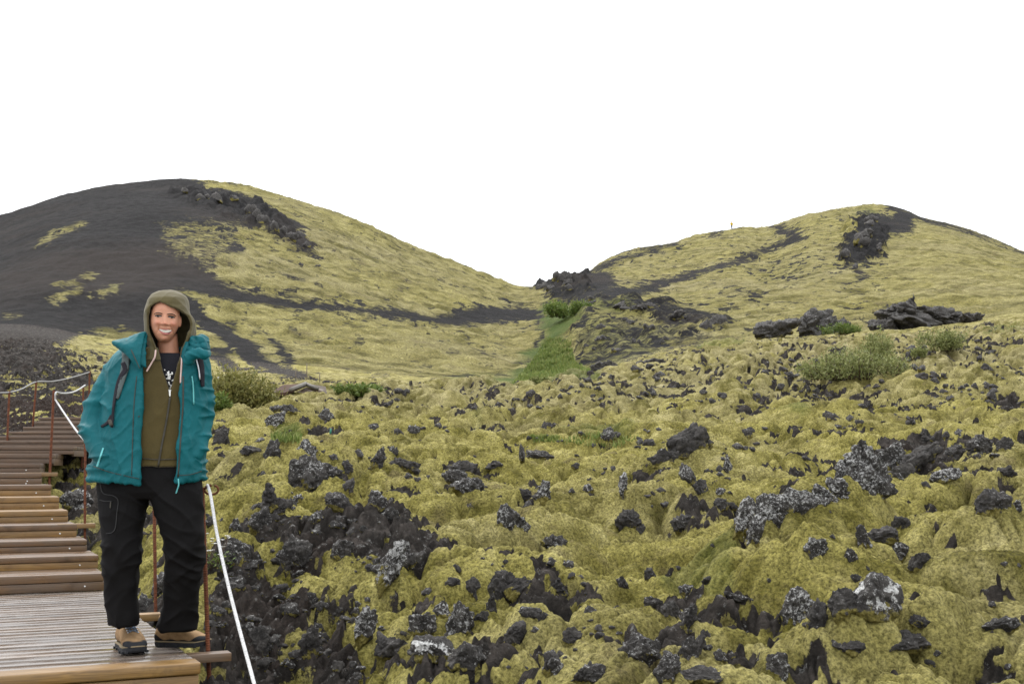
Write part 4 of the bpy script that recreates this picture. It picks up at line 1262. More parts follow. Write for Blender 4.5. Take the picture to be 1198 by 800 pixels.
crag([(215, 228, 14, 6), (240, 232, 18, 9), (262, 240, 22, 12), (285, 250, 22, 13), (308, 258, 24, 14), (325, 270, 22, 14), (345, 282, 20, 12), (362, 292, 14, 7), (372, 314, 8, 5), (350, 312, 6, 4)],
     'black lava lump in the rocky band under the top of the left hill', 'rocky band of the left hill')
crag([(1015, 262, 20, 10), (1022, 275, 26, 14), (1008, 287, 24, 14), (1000, 300, 20, 12), (1025, 290, 16, 10), (1004, 318, 12, 8)],
     'black lava lump in the outcrop below the top of the right hill', 'outcrop of the right hill')
crag([(643, 332, 18, 14), (656, 330, 20, 14), (668, 336, 18, 12), (640, 342, 16, 8)],
     'dark crag lump in the saddle between the two hills', 'crag in the saddle')
crag([(690, 356, 16, 6), (720, 360, 22, 8), (760, 362, 24, 8), (800, 372, 28, 12), (830, 384, 30, 14), (700, 385, 14, 8), (730, 378, 16, 8), (745, 400, 14, 6), (690, 410, 12, 7), (705, 398, 12, 6), (720, 412, 12, 6), (760, 385, 16, 8), (775, 400, 14, 6), (712, 425, 10, 5), (735, 365, 20, 6)],
     'grey lava block on the dark bank below the right hill', 'blocks on the dark bank')

# --- scattered small rocks: nothing tells these apart
rs = random.Random(5)
ZONES = [
    (240, (240, 450), (595, 800), (4, 20), 'small dark clod in the bare soil right of the white rope', 'dark clods in the bare soil', 0.35),
    (60, (440, 860), (640, 800), (5, 18), 'small dark stone showing through the lower moss', 'small stones in the lower moss', 0.4),
    (22, (880, 1198), (560, 800), (6, 16), 'small dark stone showing through the thick moss on the right', 'small stones in the thick moss', 0.4),
    (90, (300, 860), (500, 600), (4, 17), 'low dark rock half sunk in the middle of the moss field', 'half sunk rocks of the middle field', 0.45),
    (70, (700, 1198), (440, 540), (4, 17), 'low dark rock half sunk in the sloping moss field', 'half sunk rocks of the sloping field', 0.45),
    (190, (420, 1198), (400, 480), (3, 13), 'little dark rock on the far part of the moss field', 'little rocks of the far field', 0.4),
]
SPECS = []
for cnt, (x0, x1), (y0, y1), (s0, s1), lab, grp, li in ZONES:
    k = 0; tries = 0
    while k < cnt and tries < 4000:
        tries += 1
        px, py = rs.uniform(x0, x1), rs.uniform(y0, y1)
        if px < 600 and py < 462: continue
        if px > 600 and py < 455 - (px - 600) * 0.16: continue
        if perlin2(np.array(px / 60.0), np.array(py / 25.0), 5) < 0.12: continue
        w_ = s0 + (s1 - s0) * rs.random() ** 1.8
        SPECS.append((w_, px, py, w_ * rs.uniform(0.35, 0.7), lab, li * rs.uniform(0.3, 1.9), rs.choice([0, 0, 0, 0, 0.35]), rs.uniform(-25, 25), rs.uniform(-.6, .6), rs.randrange(5000), grp))
        k += 1
SPECS.sort(key=lambda s: -s[0])
n_obj = 298 - sum(1 for o in COL.objects if o.name.startswith('lava_rock'))
for s in SPECS[:n_obj]:
    R(s[1], s[2], s[0], s[3], s[4], s[5], s[6], s[7], s[8], seed=s[9], group=s[10], hero=False, sink=0.4)
# the many smaller stones: one object
VV, FF, MO = [], [], []; off = 0
for s in SPECS[n_obj:]:
    o = R(s[1], s[2], s[0], s[3], 'x', 0, 0, s[7], s[8], seed=s[9], hero=False, sink=0.4)
    me = o.data
    mw = Matrix.LocRotScale(o.location, o.rotation_euler, o.scale)
    a = np.array(mw); v = coords(me) @ a[:3, :3].T + a[:3, 3]
    f = np.array([tuple(p.vertices) for p in me.polygons]) + off
    mo = np.empty(len(v), np.float32); me.attributes['moss'].data.foreach_get('value', mo)
    VV.append(v); FF.append(f); MO.append(mo); off += len(v)
    bpy.data.objects.remove(o)
rub = quick_mesh('rubble', np.concatenate(VV), np.concatenate(FF)); fattr(rub, 'moss', np.concatenate(MO))
rub = obj('rubble', rub, MAT_ROCK); rub.color = (0.4, 0.05, 0, 1)
tag(rub, 'small dark lava stones strewn across the moss field', 'rubble', None, 'stuff')
# moss grows up against the rocks: a raised collar round each one, broken by noise
cn = 0.55 + 0.75 * perlin2(X / 0.22, Y / 0.22, 400)
for x_, y_, w_, d_, h_, yw in COLLAR:
    r0 = int(np.searchsorted(rowsY, y_ - 1.6 * max(w_, d_))); r1 = int(np.searchsorted(rowsY, y_ + 1.6 * max(w_, d_))) + 1
    sl_ = slice(r0, r1)
    dx = X[sl_] - x_; dy = Y[sl_] - y_
    c_, s_ = math.cos(yw), math.sin(yw)
    u = (dx * c_ + dy * s_) / (w_ * 0.5); v = (-dx * s_ + dy * c_) / (d_ * 0.5)
    q = np.sqrt(u * u + v * v)
    k = np.exp(-((q - 1.0) / 0.42) ** 2) * np.clip(cn[sl_], 0, 1.1)
    GZ[sl_] += np.where(q < 3, k * h_ * 0.12, 0) * np.where(moss_all[sl_] > 0.3, 1.0, 0.4) * sstep(0.25, 0.5, np.hypot(X[sl_] - DECK_A.x, Y[sl_] - DECK_A.y))
    moss_all[sl_] = np.maximum(moss_all[sl_], np.where(bare[sl_] < 0.25, k * 0.9, 0))

C_SPLIT = int(np.searchsorted(cols, 638))
sheet('ground', 0, I_EDGE + 1, 0, NC, MAT_GROUND, 'mossy lava field with yellow cushions and dark rock showing through')
sheet('hill', I_EDGE, NR, 0, C_SPLIT + 1, MAT_HILL, 'black scoria hill half covered with yellow moss behind the woman')
sheet('hill', I_EDGE, NR, C_SPLIT, NC, MAT_HILL, 'yellow moss hill with dark rock outcrop and tiny hiker on its ridge')
# ------------------------------------------------------------------ shrubs, grass, small plants, hut, stakes
MAT_WILLOW = leaf_material('willow_leaves', (0.10, 0.105, 0.025), (0.17, 0.165, 0.045), (0.25, 0.22, 0.075))
MAT_GREENLEAF = leaf_material('green_leaves', (0.060, 0.10, 0.018), (0.11, 0.16, 0.032), (0.17, 0.20, 0.05))
MAT_SHRUB = leaf_material('grey_green_leaves', (0.10, 0.12, 0.035), (0.18, 0.20, 0.065), (0.25, 0.26, 0.10))
MAT_GRASS = leaf_material('grass_blades', (0.085, 0.13, 0.025), (0.15, 0.20, 0.045), (0.24, 0.25, 0.08))
MAT_STRAW = leaf_material('straw_blades', (0.10, 0.085, 0.030), (0.17, 0.145, 0.055), (0.24, 0.21, 0.09))
MAT_STEM = simple('twig', (0.07, 0.05, 0.035), 0.9, 0.1, 0.2, 20)
MAT_FLOWER = leaf_material('white_petals', (0.55, 0.55, 0.52), (0.66, 0.66, 0.63), (0.75, 0.75, 0.72))


def shrub(name, px, pyb, Y, wpx, hpx, nleaf, leaf, mat, label, seed, cat='shrub', dep=0.7, stems=26, group=None, lobes=None):
    rg = np.random.default_rng(seed)
    base = hit(px, pyb, Y * 0.7) - Vector((0, 0, 0.05)); Y = base.y
    mpp = Y / F
    Wd, H = wpx * mpp, hpx * mpp
    root = empty(name, base); tag(root, label, cat, group)
    # foliage grows along branching stems
    P, Vs = [], []
    sv = []
    for s in range(stems):
        a = rg.uniform(0, 2 * np.pi); rr = np.sqrt(rg.uniform(0, 1))
        fx, fy = rr * math.cos(a), rr * math.sin(a)
        foot = np.array([fx * Wd * 0.40, fy * Wd * 0.40 * dep, 0.0])
        lob = 1.0
        if lobes: lob = np.interp(fx, lobes[0], lobes[1])
        top = foot + np.array([fx * Wd * 0.10 + rg.normal() * Wd * 0.04, fy * Wd * 0.08 + rg.normal() * Wd * 0.03, H * lob * (1 - 0.35 * rr * rr) * rg.uniform(0.7, 1.05)])
        mid = (foot + top) / 2 + rg.normal(size=3) * 0.05 * Wd * np.array([1, 1, 0.3])
        sv.append(tube([tuple(foot), tuple(mid), tuple(top)], [0.012 * Wd / 2, 0.008 * Wd / 2, 0.003 * Wd / 2], 5))
        k = max(4, nleaf // stems)
        t = rg.uniform(0.08, 1.0, k) ** 0.8
        p = foot * ((1 - t) ** 2)[:, None] + mid * (2 * t * (1 - t))[:, None] + top * (t ** 2)[:, None]
        p += rg.normal(size=(k, 3)) * (0.035 * Wd + 0.05 * H) * np.array([1, 1, 0.7])
        p[:, 2] = np.maximum(p[:, 2], 0.01)
        P.append(p)
    P = np.concatenate(P); n = len(P)
    d = rg.normal(size=(n, 3)); d[:, 2] = np.abs(d[:, 2]) * 0.9 + 0.25; d /= np.linalg.norm(d, axis=1)[:, None]
    u = np.cross(d, rg.normal(size=(n, 3))); u /= np.linalg.norm(u, axis=1)[:, None]
    L = leaf * rg.uniform(0.6, 1.3, n)[:, None]; Wl = L * 0.36
    V = np.stack([P, P + d * L * 0.5 + u * Wl * 0.5, P + d * L, P + d * L * 0.5 - u * Wl * 0.5], 1).reshape(-1, 3)
    Fq = np.arange(n * 4).reshape(n, 4)
    obj('foliage', quick_mesh('foliage', V, Fq, False), mat, root)
    obj('stems', mesh_from('stems', *merge(*sv)), MAT_STEM, root)
    return root


shrub('willow_shrub', 282, 484, 31, 92, 54, 9000, 0.085, MAT_WILLOW, 'olive willow shrub right of the woman\'s shoulder', 1, lobes=([-1, -0.3, 0.3, 1], [0.75, 1.0, 0.9, 0.35]), stems=46)
shrub('willow_shrub', 252, 486, 29, 34, 26, 3000, 0.075, MAT_GREENLEAF, 'lower greener willow clump touching the teal sleeve', 2, stems=20)
shrub('green_bush', 420, 463, 40, 52, 16, 3500, 0.10, MAT_GREENLEAF, 'bright green low bush right of the brown hut', 3, stems=30)
shrub('willow_shrub', 1000, 444, 31, 128, 40, 6500, 0.075, MAT_SHRUB, 'wide grey green shrub on the right hand moss slope', 4, dep=0.4, stems=60, lobes=([-1, -0.5, 0.2, 1], [0.55, 0.8, 1.0, 0.75]))
shrub('willow_shrub', 1030, 426, 34, 40, 44, 2600, 0.08, MAT_SHRUB, 'upright tuft of shrub at the back of the wide grey green one', 5, stems=16)
shrub('willow_shrub', 1105, 410, 42, 62, 24, 2600, 0.09, MAT_SHRUB, 'loose thin shrub below the highest peaked outcrop', 6, dep=0.4, stems=30)
shrub('willow_shrub', 1075, 418, 40, 20, 12, 900, 0.08, MAT_SHRUB, 'tiny shrub between the loose thin one and the upright tuft', 7, stems=10)
shrub('willow_shrub', 665, 372, 112, 52, 20, 5000, 0.24, MAT_GREENLEAF, 'dark green shrub at the head of the grassy gully', 8, stems=34)
shrub('willow_shrub', 634, 452, 55, 26, 12, 1500, 0.12, MAT_SHRUB, 'small pale green bush at the mouth of the grassy gully', 9, stems=16)
shrub('willow_shrub', 985, 390, 50, 50, 12, 2000, 0.10, MAT_GREENLEAF, 'green patch of low leaves between the two far outcrops', 10, dep=0.4, stems=30)


def blades(name, polys, n, h, w, mat, label, cat, seed, ymin=4.4, droop=0.5):
    """ground cover that nobody could count, one object"""
    rg = np.random.default_rng(seed)
    pts = []
    for poly in polys:
        pa = np.array(poly, float); x0, y0 = pa.min(0); x1, y1 = pa.max(0)
        m = 0; guard = 0
        want = n // len(polys)
        while m < want and guard < 20:
            guard += 1
            px = rg.uniform(x0, x1, want * 2); py = rg.uniform(y0, y1, want * 2)
            ok = polymask(px, py, poly, 1.0) > rg.uniform(0, 1, want * 2)
            for a, b in zip(px[ok], py[ok]):
                if m >= want: break
                p = hit(a, b, ymin); pts.append((p.x + rg.normal() * 0.01, p.y, p.z)); m += 1
    P = np.array(pts); k = len(P)
    P[:, 2] -= h * 0.1
    ang = rg.uniform(0, 2 * np.pi, k); hh = h * rg.uniform(0.5, 1.3, k)
    d = np.stack([np.cos(ang), np.sin(ang), np.zeros(k)], 1); s = np.stack([-np.sin(ang), np.cos(ang), np.zeros(k)], 1)
    lean = rg.uniform(0.1, droop, k)[:, None] * hh[:, None]
    up = np.array([0, 0, 1.0])
    a = P - s * w / 2; b = P + s * w / 2
    mid = P + d * lean * 0.35 + up * hh[:, None] * 0.6
    tip = P + d * lean + up * hh[:, None]
    V = np.stack([a, b, mid + s * w * 0.35, mid - s * w * 0.35, tip], 1).reshape(-1, 3)
    base = (np.arange(k) * 5)[:, None]
    me = bpy.data.meshes.new(name)
    F4 = (base + np.array([0, 1, 2, 3])); F3 = (base + np.array([3, 2, 4]))
    me.vertices.add(len(V)); me.vertices.foreach_set('co', V.astype(np.float32).ravel())
    loops = np.concatenate([F4, F3], 1).ravel()
    me.loops.add(len(loops)); me.loops.foreach_set('vertex_index', loops.astype(np.int32))
    st = np.stack([np.arange(k) * 7, np.arange(k) * 7 + 4], 1).ravel()
    me.polygons.add(2 * k); me.polygons.foreach_set('loop_start', st.astype(np.int32))
    me.update(calc_edges=True)
    o = obj(name, me, mat); tag(o, label, cat, None, 'stuff')
    return o


blades('grass', [[(640, 396), (668, 400), (672, 425), (695, 437), (690, 450), (600, 450), (622, 425)]], 7000, 0.22, 0.05, MAT_GRASS, 'green grass filling the gully between the two hills', 'grass', 21, ymin=56)
blades('grass', [[(820, 398), (880, 388), (870, 403), (812, 410)], [(690, 508), (750, 514), (720, 526), (645, 519)], [(318, 509), (352, 509), (350, 518), (318, 519)], [(618, 512), (655, 512), (650, 517), (620, 518)], [(1150, 384), (1195, 378), (1195, 386), (1150, 392)]], 2200, 0.055, 0.014, MAT_GRASS, 'short green grass in thin patches on the moss field', 'grass', 22)

# small leafy plant with white flower heads beside the rope
fl = hit(246, 668); root = empty('wild_flower', fl); tag(root, 'small plant with white flower heads beside the near rope', 'plant')
rg = np.random.default_rng(31); Vp, Fp, Vl, Fl = [], [], [], []
stv = []
for i in range(26):
    a = rg.uniform(0, 6.28); r_ = 0.13 * math.sqrt(rg.uniform(0, 1)); h_ = rg.uniform(0.10, 0.24)
    tip = Vector((r_ * math.cos(a) * 1.1 - 0.02, r_ * math.sin(a), h_))
    stv.append(tube([(tip.x * 0.3, tip.y * 0.3, 0), tuple(tip)], 0.0015, 4))
    for k in range(6):
        b = k * 1.05 + rg.uniform(0, 1); o_ = len(Vp)
        c_, s_ = math.cos(b) * 0.011, math.sin(b) * 0.011
        Vp += [tip, tip + Vector((c_ - s_ * 0.5, s_ + c_ * 0.5, 0.003)), tip + Vector((c_ * 1.5, s_ * 1.5, 0.006)), tip + Vector((c_ + s_ * 0.5, s_ - c_ * 0.5, 0.003))]
        Fp.append((o_, o_ + 1, o_ + 2, o_ + 3))
for i in range(160):
    a = rg.uniform(0, 6.28); r_ = 0.16 * math.sqrt(rg.uniform(0, 1)); p = Vector((r_ * math.cos(a), r_ * math.sin(a), rg.uniform(0.01, 0.12)))
    d_ = Vector(rg.normal(size=3)); d_.z = abs(d_.z) * 0.6; d_.normalize(); u_ = d_.cross(Vector((0.3, 0.2, 1))).normalized()
    o_ = len(Vl); Vl += [p, p + d_ * 0.02 + u_ * 0.007, p + d_ * 0.04, p + d_ * 0.02 - u_ * 0.007]; Fl.append((o_, o_ + 1, o_ + 2, o_ + 3))
obj('petals', mesh_from('petals', Vp, Fp, False), MAT_FLOWER, root)
obj('leaves', mesh_from('leaves', Vl, Fl, False), MAT_GREENLEAF, root)
obj('stems', mesh_from('stems', *merge(*stv)), MAT_STEM, root)

# low brown hut half dug into the ground
MAT_HUT = simple('rusty_brown_turf_roof', (0.055, 0.033, 0.024), 0.9, 0.15, 0.4, 3, 0.03)
MAT_HUTW = wood_material('hut_planks', (0.12, 0.08, 0.05), (0.05, 0.034, 0.023), (0.15, 0.135, 0.12), 0.6, 0.7)
MAT_HUTL = simple('bleached_beam', (0.15, 0.14, 0.125), 0.8, 0.2, 0.2, 8)
hb = hit(345, 462, 30); YH = hb.y
hut = empty('wooden_hut', hb); tag(hut, 'low brown hut with a sloping roof sunk in the ground beyond the willow shrub', 'hut')
mp = YH / F


def hp(px, py, dy=0.0):
    q = at(px, py, YH); return Vector((q.x, YH + dy, q.z)) - hb


ridge_l, ridge_r = hp(322, 447, 1.0), hp(354, 446.5, 0.6)
eave_l, eave_r = hp(318, 461, -0.3), hp(338, 460, -0.4)
V = [ridge_l, ridge_r, eave_r, eave_l]
th = Vector((0, 0, -0.07))
V2 = [v + th for v in V]
obj('roof', mesh_from('roof', V + V2, [(0, 1, 2, 3), (7, 6, 5, 4), (0, 4, 5, 1), (1, 5, 6, 2), (2, 6, 7, 3), (3, 7, 4, 0)], False), MAT_HUT, hut)
eave2 = hp(371, 455, 0.2); e2b = hp(371, 455, 1.6)
V = [ridge_r, ridge_r + Vector((0.3, 1.2, 0)), e2b, eave2]; V2 = [v + th for v in V]
obj('rear_roof', mesh_from('rear_roof', V + V2, [(0, 1, 2, 3), (7, 6, 5, 4), (0, 4, 5, 1), (1, 5, 6, 2), (2, 6, 7, 3), (3, 7, 4, 0)], False), MAT_HUTW, hut)
obj('gable_beam', mesh_from('gable_beam', *tube([ridge_r + Vector((0, -0.12, -0.02)), hp(344, 457, -0.5)], (0.06, 0.05), 6)), MAT_HUTL, hut)
obj('eave_beam', mesh_from('eave_beam', *tube([ridge_r + Vector((0, -0.12, -0.02)), hp(371, 454, 0.1)], (0.045, 0.04), 6)), MAT_HUTL, hut)
g = [ridge_r + Vector((0, 0.02, -0.09)), hp(340, 464, -0.2), hp(368, 464, 0.3), hp(368, 456, 0.3)]
g2 = [v + Vector((0, 0.1, 0)) for v in g]
obj('gable_wall', mesh_from('gable_wall', g + g2, [(0, 1, 2, 3), (7, 6, 5, 4), (0, 4, 5, 1), (1, 5, 6, 2), (2, 6, 7, 3), (3, 7, 4, 0)], False), MAT_HUTW, hut)

# stakes
MAT_STAKE = simple('grey_stake', (0.14, 0.115, 0.085), 0.85, 0.2, 0.2, 12)
MAT_WHITEPOST = simple('white_post', (0.42, 0.42, 0.40), 0.7, 0.2, 0.15, 12)
MAT_TEALTIP = simple('teal_paint', (0.03, 0.16, 0.12), 0.6, 0.3, 0.15, 12)


def stake(px0, py0, px1, py1, Y, r, mat, label, tip=None, name='marker_stake'):
    a, b = at(px0, py0, Y), at(px1, py1, Y)
    o = empty(name, a); tag(o, label, 'stake')
    d_ = (b - a).normalized()
    n_ = 8
    obj('shaft', mesh_from('shaft', *tube([a - d_ * 0.25, a + (b - a) * 0.5, b], [r, r * 0.95, r * 0.9], n_)), mat, o, a)
    if tip:
        obj('painted_tip', mesh_from('painted_tip', *tube([a + (b - a) * 0.72, a + (b - a) * 0.95], r * 1.15, n_)), tip, o, a)
    return o


stake(383, 527, 387.5, 500, 14.6, 0.010, MAT_STAKE, 'thin stake with a green painted tip on the moss', MAT_TEALTIP)
stake(255.5, 462, 255.5, 440, 33, 0.026, MAT_WHITEPOST, 'pale post standing in the willow shrub behind the woman')
stake(359, 446, 359, 425, 50, 0.022, MAT_STAKE, 'thin wire post on the slope just above the brown hut')
stake(374, 448, 374, 436, 50, 0.020, MAT_STAKE, 'short wire post right of the brown hut')
stake(346, 444, 346, 430, 52, 0.020, MAT_STAKE, 'faint wire post up the slope left of the brown hut')
# ------------------------------------------------------------------ the woman
from mathutils.bvhtree import BVHTree
PY0 = 6.05
UPX = PY0 / F                                   # metres per photo pixel at her depth
PERSON = Vector((at(180, 760, PY0).x, PY0, 0.0))


def W(px, py, dy=0.0):
    return at(px, py, PY0 + dy)


def ring(py, xl, xr, df, db, dy=0.0, n=36, aL=None, aR=None, ex=0.9):
    """horizontal section: px limits, front and back half depth in metres; open between px aL..aR at the front"""
    cx = (xl + xr) / 2; hw = (xr - xl) / 2
    C0 = W(cx, py, dy); hm = hw * (C0.y * CT + (C0.z - EYE) * ST) / F

    def edge(pa):
        """angle at which the front edge shows at photo column pa"""
        a = 0.0
        for _ in range(4):
            xx = at(pa, py, PY0 + dy - df * max(math.cos(a), 0) ** ex).x - C0.x
            r_ = max(-0.98, min(0.98, xx / hm))
            a = math.asin(math.copysign(abs(r_) ** (1 / ex), r_))
        return a
    a0 = edge(aL) if aL is not None else 0.0
    a1 = edge(aR) if aR is not None else 0.0
    out = []
    tot = (a1 - 2 * math.pi) - a0
    m = n if aL is not None else n - 1
    for i in range(n):
        a = a0 + tot * i / (m if aL is None else n - 1) if aL is not None else -2 * math.pi * i / n
        s, c = math.sin(a), math.cos(a)
        sx = math.copysign(abs(s) ** ex, s); cy = math.copysign(abs(c) ** ex, c)
        p = W(cx + hw * sx, py, dy); p.y -= (df if c > 0 else db) * cy
        out.append(p)
    return out


def interp_rings(rows, step=3.0):
    """linear-smooth interpolation of ring parameters along py"""
    rows = sorted(rows, key=lambda r: r[0])
    ys = np.array([r[0] for r in rows], float)
    out = []
    for y in np.arange(ys[0], ys[-1] + 0.01, step):
        out.append([float(np.interp(y, ys, [r[k] for r in rows])) for k in range(len(rows[0]))])
    return out


def loft(rings, closed=True, cap=True):
    V, Fc = [], []
    n = len(rings[0])
    for r in rings: V += r
    for i in range(len(rings) - 1):
        for k in range(n if closed else n - 1):
            Fc.append((i * n + k, (i + 1) * n + k, (i + 1) * n + (k + 1) % n, i * n + (k + 1) % n))
    if cap and closed:
        Fc.append(tuple(range(n))); Fc.append(tuple((len(rings) - 1) * n + k for k in reversed(range(n))))
    return V, Fc


def evaluated(vf, solid=None, sub=0):
    me = mesh_from('tmp', vf[0], vf[1])
    o = bpy.data.objects.new('tmp', me); COL.objects.link(o)
    if sub:
        s = o.modifiers.new('u', 'SUBSURF'); s.levels = sub; s.render_levels = sub
    if solid:
        s = o.modifiers.new('s', 'SOLIDIFY'); s.thickness = solid; s.offset = 0
    dg = bpy.context.evaluated_depsgraph_get(); dg.update()
    out = bpy.data.meshes.new_from_object(o.evaluated_get(dg), depsgraph=dg)
    bpy.data.objects.remove(o); bpy.data.meshes.remove(me)
    V = [v.co.copy() for v in out.vertices]; Fc = [tuple(p.vertices) for p in out.polygons]
    bpy.data.meshes.remove(out)
    return V, Fc


def wrinkle(me, fn):
    V = coords(me).astype(np.float64); N = normals(me)
    set_coords(me, V + N * fn(V)[:, None])
    return me


def folds(V, sx, sy, sz, seed, sharp=1.6):
    q = perlin3(V[:, 0] * sx, V[:, 1] * sy, V[:, 2] * sz, seed)
    return (1 - np.clip(np.abs(q) * 1.8, 0, 1)) ** sharp


def bvh_of(me):
    V = [v.co.copy() for v in me.vertices]; return BVHTree.FromPolygons(V, [tuple(p.vertices) for p in me.polygons])


CAMP = Vector((0, 0, EYE))


def onto(bvh, px, py, off, fallback=-0.12):
    q = W(px, py)
    d = (q - CAMP).normalized()
    hitp, nrm, idx, dist = bvh.ray_cast(CAMP, d, 12)
    if hitp is None or hitp.y > PY0 + 0.25:
        return W(px, py, fallback) - d * off
    return hitp - d * off


def ribbon(name, bvh, pts, wpx, off, mat, parent, thick=0.004, nacross=3, seg=6):
    P = bezier([(p[0], p[1], 0) for p in pts], seg) if len(pts) > 2 else [Vector((pts[0][0] + (pts[1][0] - pts[0][0]) * t / 6, pts[0][1] + (pts[1][1] - pts[0][1]) * t / 6, 0)) for t in range(7)]
    ws = np.interp(np.linspace(0, 1, len(P)), np.linspace(0, 1, len(wpx)), wpx) if isinstance(wpx, (list, tuple)) else [wpx] * len(P)
    rows = []
    for i, p in enumerate(P):
        t = (P[min(i + 1, len(P) - 1)] - P[max(0, i - 1)]); t.normalize(); nrm = Vector((-t.y, t.x, 0))
        rows.append([onto(bvh, p.x + nrm.x * ws[i] * (k / nacross - 0.5), p.y + nrm.y * ws[i] * (k / nacross - 0.5), off) for k in range(nacross + 1)])
    V, Fc = loft(rows, closed=False)
    V, Fc = evaluated((V, Fc), solid=thick)
    return obj(name, mesh_from(name, V, Fc), mat, parent, PERSON)


# materials
MAT_TEAL = fabric('teal_shell', (0.003, 0.085, 0.100), 0.55, var=0.16, scale=5, spec=0.15)
MAT_TEALL = fabric('teal_trim', (0.10, 0.36, 0.37), 0.6, var=0.1)
MAT_OLIVE = fabric('olive_fleece', (0.060, 0.045, 0.015), 0.95, var=0.12, sheen=0.15)
MAT_HOOD = fabric('olive_hood', (0.076, 0.063, 0.027), 0.95, var=0.12, sheen=0.15)
MAT_BLACKT = fabric('black_cotton', (0.012, 0.012, 0.016), 0.95)
MAT_TROUS = fabric('charcoal_softshell', (0.0045, 0.0042, 0.0046), 0.75, var=0.25, spec=0.12)
MAT_SEAM = fabric('grey_seam', (0.030, 0.030, 0.031), 0.8)
MAT_CORD = fabric('pink_cord', (0.55, 0.40, 0.37), 0.9)
MAT_WHITE = simple('white_print', (0.62, 0.62, 0.60), 0.8, 0.2, 0.05)
MAT_ZIP = simple('dark_zip', (0.030, 0.026, 0.018), 0.6, 0.4, 0.2)
MAT_STRAP = fabric('grey_strap', (0.075, 0.095, 0.095), 0.85)
MAT_STRAPB = fabric('black_strap', (0.014, 0.013, 0.018), 0.8)
MAT_HAIR = simple('dark_hair', (0.010, 0.007, 0.005), 0.6, 0.3, 0.3, 60)
MAT_TEETH = simple('teeth', (0.42, 0.395, 0.34), 0.35, 0.4, 0.03)
MAT_LIP = simple('lips', (0.34, 0.105, 0.090), 0.5, 0.4, 0.08, 40)
MAT_EYEW = simple('eye_white', (0.16, 0.135, 0.125), 0.3, 0.5, 0.03)
MAT_IRIS = simple('dark_iris', (0.012, 0.008, 0.006), 0.25, 0.5, 0.1)
mt_ = M('tan_suede_and_rubber')
nz_ = mt_.noise(25, 5, 0.6)
MAT_TAN = mt_.done(mt_.mix(mt_.attr('rubber'), mt_.ramp(nz_, [(0.3, (0.20, 0.125, 0.062)), (0.7, (0.31, 0.20, 0.105))]), (0.018, 0.019, 0.022)), 0.88, mt_.bump(nz_, 0.002), 0.2)
MAT_RUBBER = simple('black_rubber', (0.016, 0.017, 0.020), 0.75, 0.3, 0.25, 40, 0.001)
MAT_MIDSOLE = simple('tan_midsole', (0.16, 0.125, 0.075), 0.8, 0.2, 0.1)
MAT_LACE = simple('blue_grey_lace', (0.12, 0.15, 0.20), 0.85, 0.2, 0.6, 120)
MAT_HOOK = simple('steel_hook', (0.45, 0.47, 0.50), 0.35, 0.5, 0.1, 30, 0, 0.6)


def skin_material():
    m = M('skin')
    nz = m.noise(30, 4, 0.6)
    c = m.ramp(nz, [(0.3, (0.36, 0.168, 0.102)), (0.7, (0.43, 0.205, 0.126))])
    c = m.mix(m.attr('flush'), c, (0.40, 0.125, 0.080))
    m.b.inputs['Subsurface Weight'].default_value = 0.12
    m.b.inputs['Subsurface Radius'].default_value = (0.01, 0.004, 0.002)
    return m.done(c, 0.48, m.bump(m.noise(220, 2), 0.0006, 0.4), 0.4)


MAT_SKIN = skin_material()

woman = empty('person', PERSON)
tag(woman, 'smiling woman in a teal jacket and olive hood standing with hands in her pockets', 'person')

# ---------------- body: one continuous surface
HEAD_DY = -0.045
HX, HYp = 193.3, 373.0
hrows = [  # py, half width m, front, back
    (346.5, 0.004, 0.004, 0.004), (347.5, 0.022, 0.028, 0.03), (350, 0.040, 0.050, 0.06), (354, 0.055, 0.070, 0.080), (359, 0.0660, 0.084, 0.092), (364, 0.0712, 0.0915, 0.097),
    (370, 0.0725, 0.092, 0.096), (377, 0.0720, 0.0925, 0.092), (383, 0.0665, 0.0930, 0.085), (388, 0.0585, 0.0925, 0.075), (393, 0.0470, 0.0910, 0.062), (397, 0.0350, 0.0870, 0.05), (400, 0.0230, 0.0760, 0.04), (401.8, 0.008, 0.045, 0.02)]


HYAW = math.radians(15)
HR = Vector((math.cos(HYAW), math.sin(HYAW), 0)); HF = Vector((math.sin(HYAW), -math.cos(HYAW), 0))
HC = W(HX, HYp, HEAD_DY)
TILT = 0.06


def head_ring(py, hw, f_, b_, n=48):
    lean = (py - HYp) * -0.055
    out = []
    for i in range(n):
        a = 2 * math.pi * i / n
        s, c = math.sin(a), math.cos(a)
        p = W(HX + lean, py, HEAD_DY)
        out.append(p + HR * (hw * math.copysign(abs(s) ** 0.92, s)) + HF * ((f_ if c > 0 else b_) * math.copysign(abs(c) ** 0.95, c)))
    return out


hl = []
for r in interp_rings(hrows, 1.5): hl.append(head_ring(*r))
head = loft(hl[::-1])
neck = tube([W(195, 388, 0.0), W(197, 408, 0.0), W(198.5, 424, 0.01), W(199, 440, 0.02)], [0.050, 0.050, 0.056, 0.07], 24)
chest = loft([ring(*r, n=32) for r in interp_rings([(417, 168, 224, .05, .05, .01), (424, 150, 232, .07, .075, .01), (440, 142, 232, .085, .09, .01), (480, 143, 230, .09, .09, .01), (520, 146, 226, .09, .09, .01), (555, 135, 226, .09, .1, .01), (570, 132, 226, .08, .09, .01)], 6)][::-1])
armsL = tube([W(152, 426, .01), W(131, 452, .02), W(113, 492, .03), W(119, 520, -.03), W(127, 536, -.07), W(131, 552, -.09)], [.05, .046, .042, .036, .032, .02], 16)
armsR = tube([W(228, 424, .01), W(238, 452, .02), W(240, 490, .04), W(233, 520, -.02), W(225, 534, -.03), W(220, 546, -.04)], [.045, .036, .034, .028, .026, .018], 16)
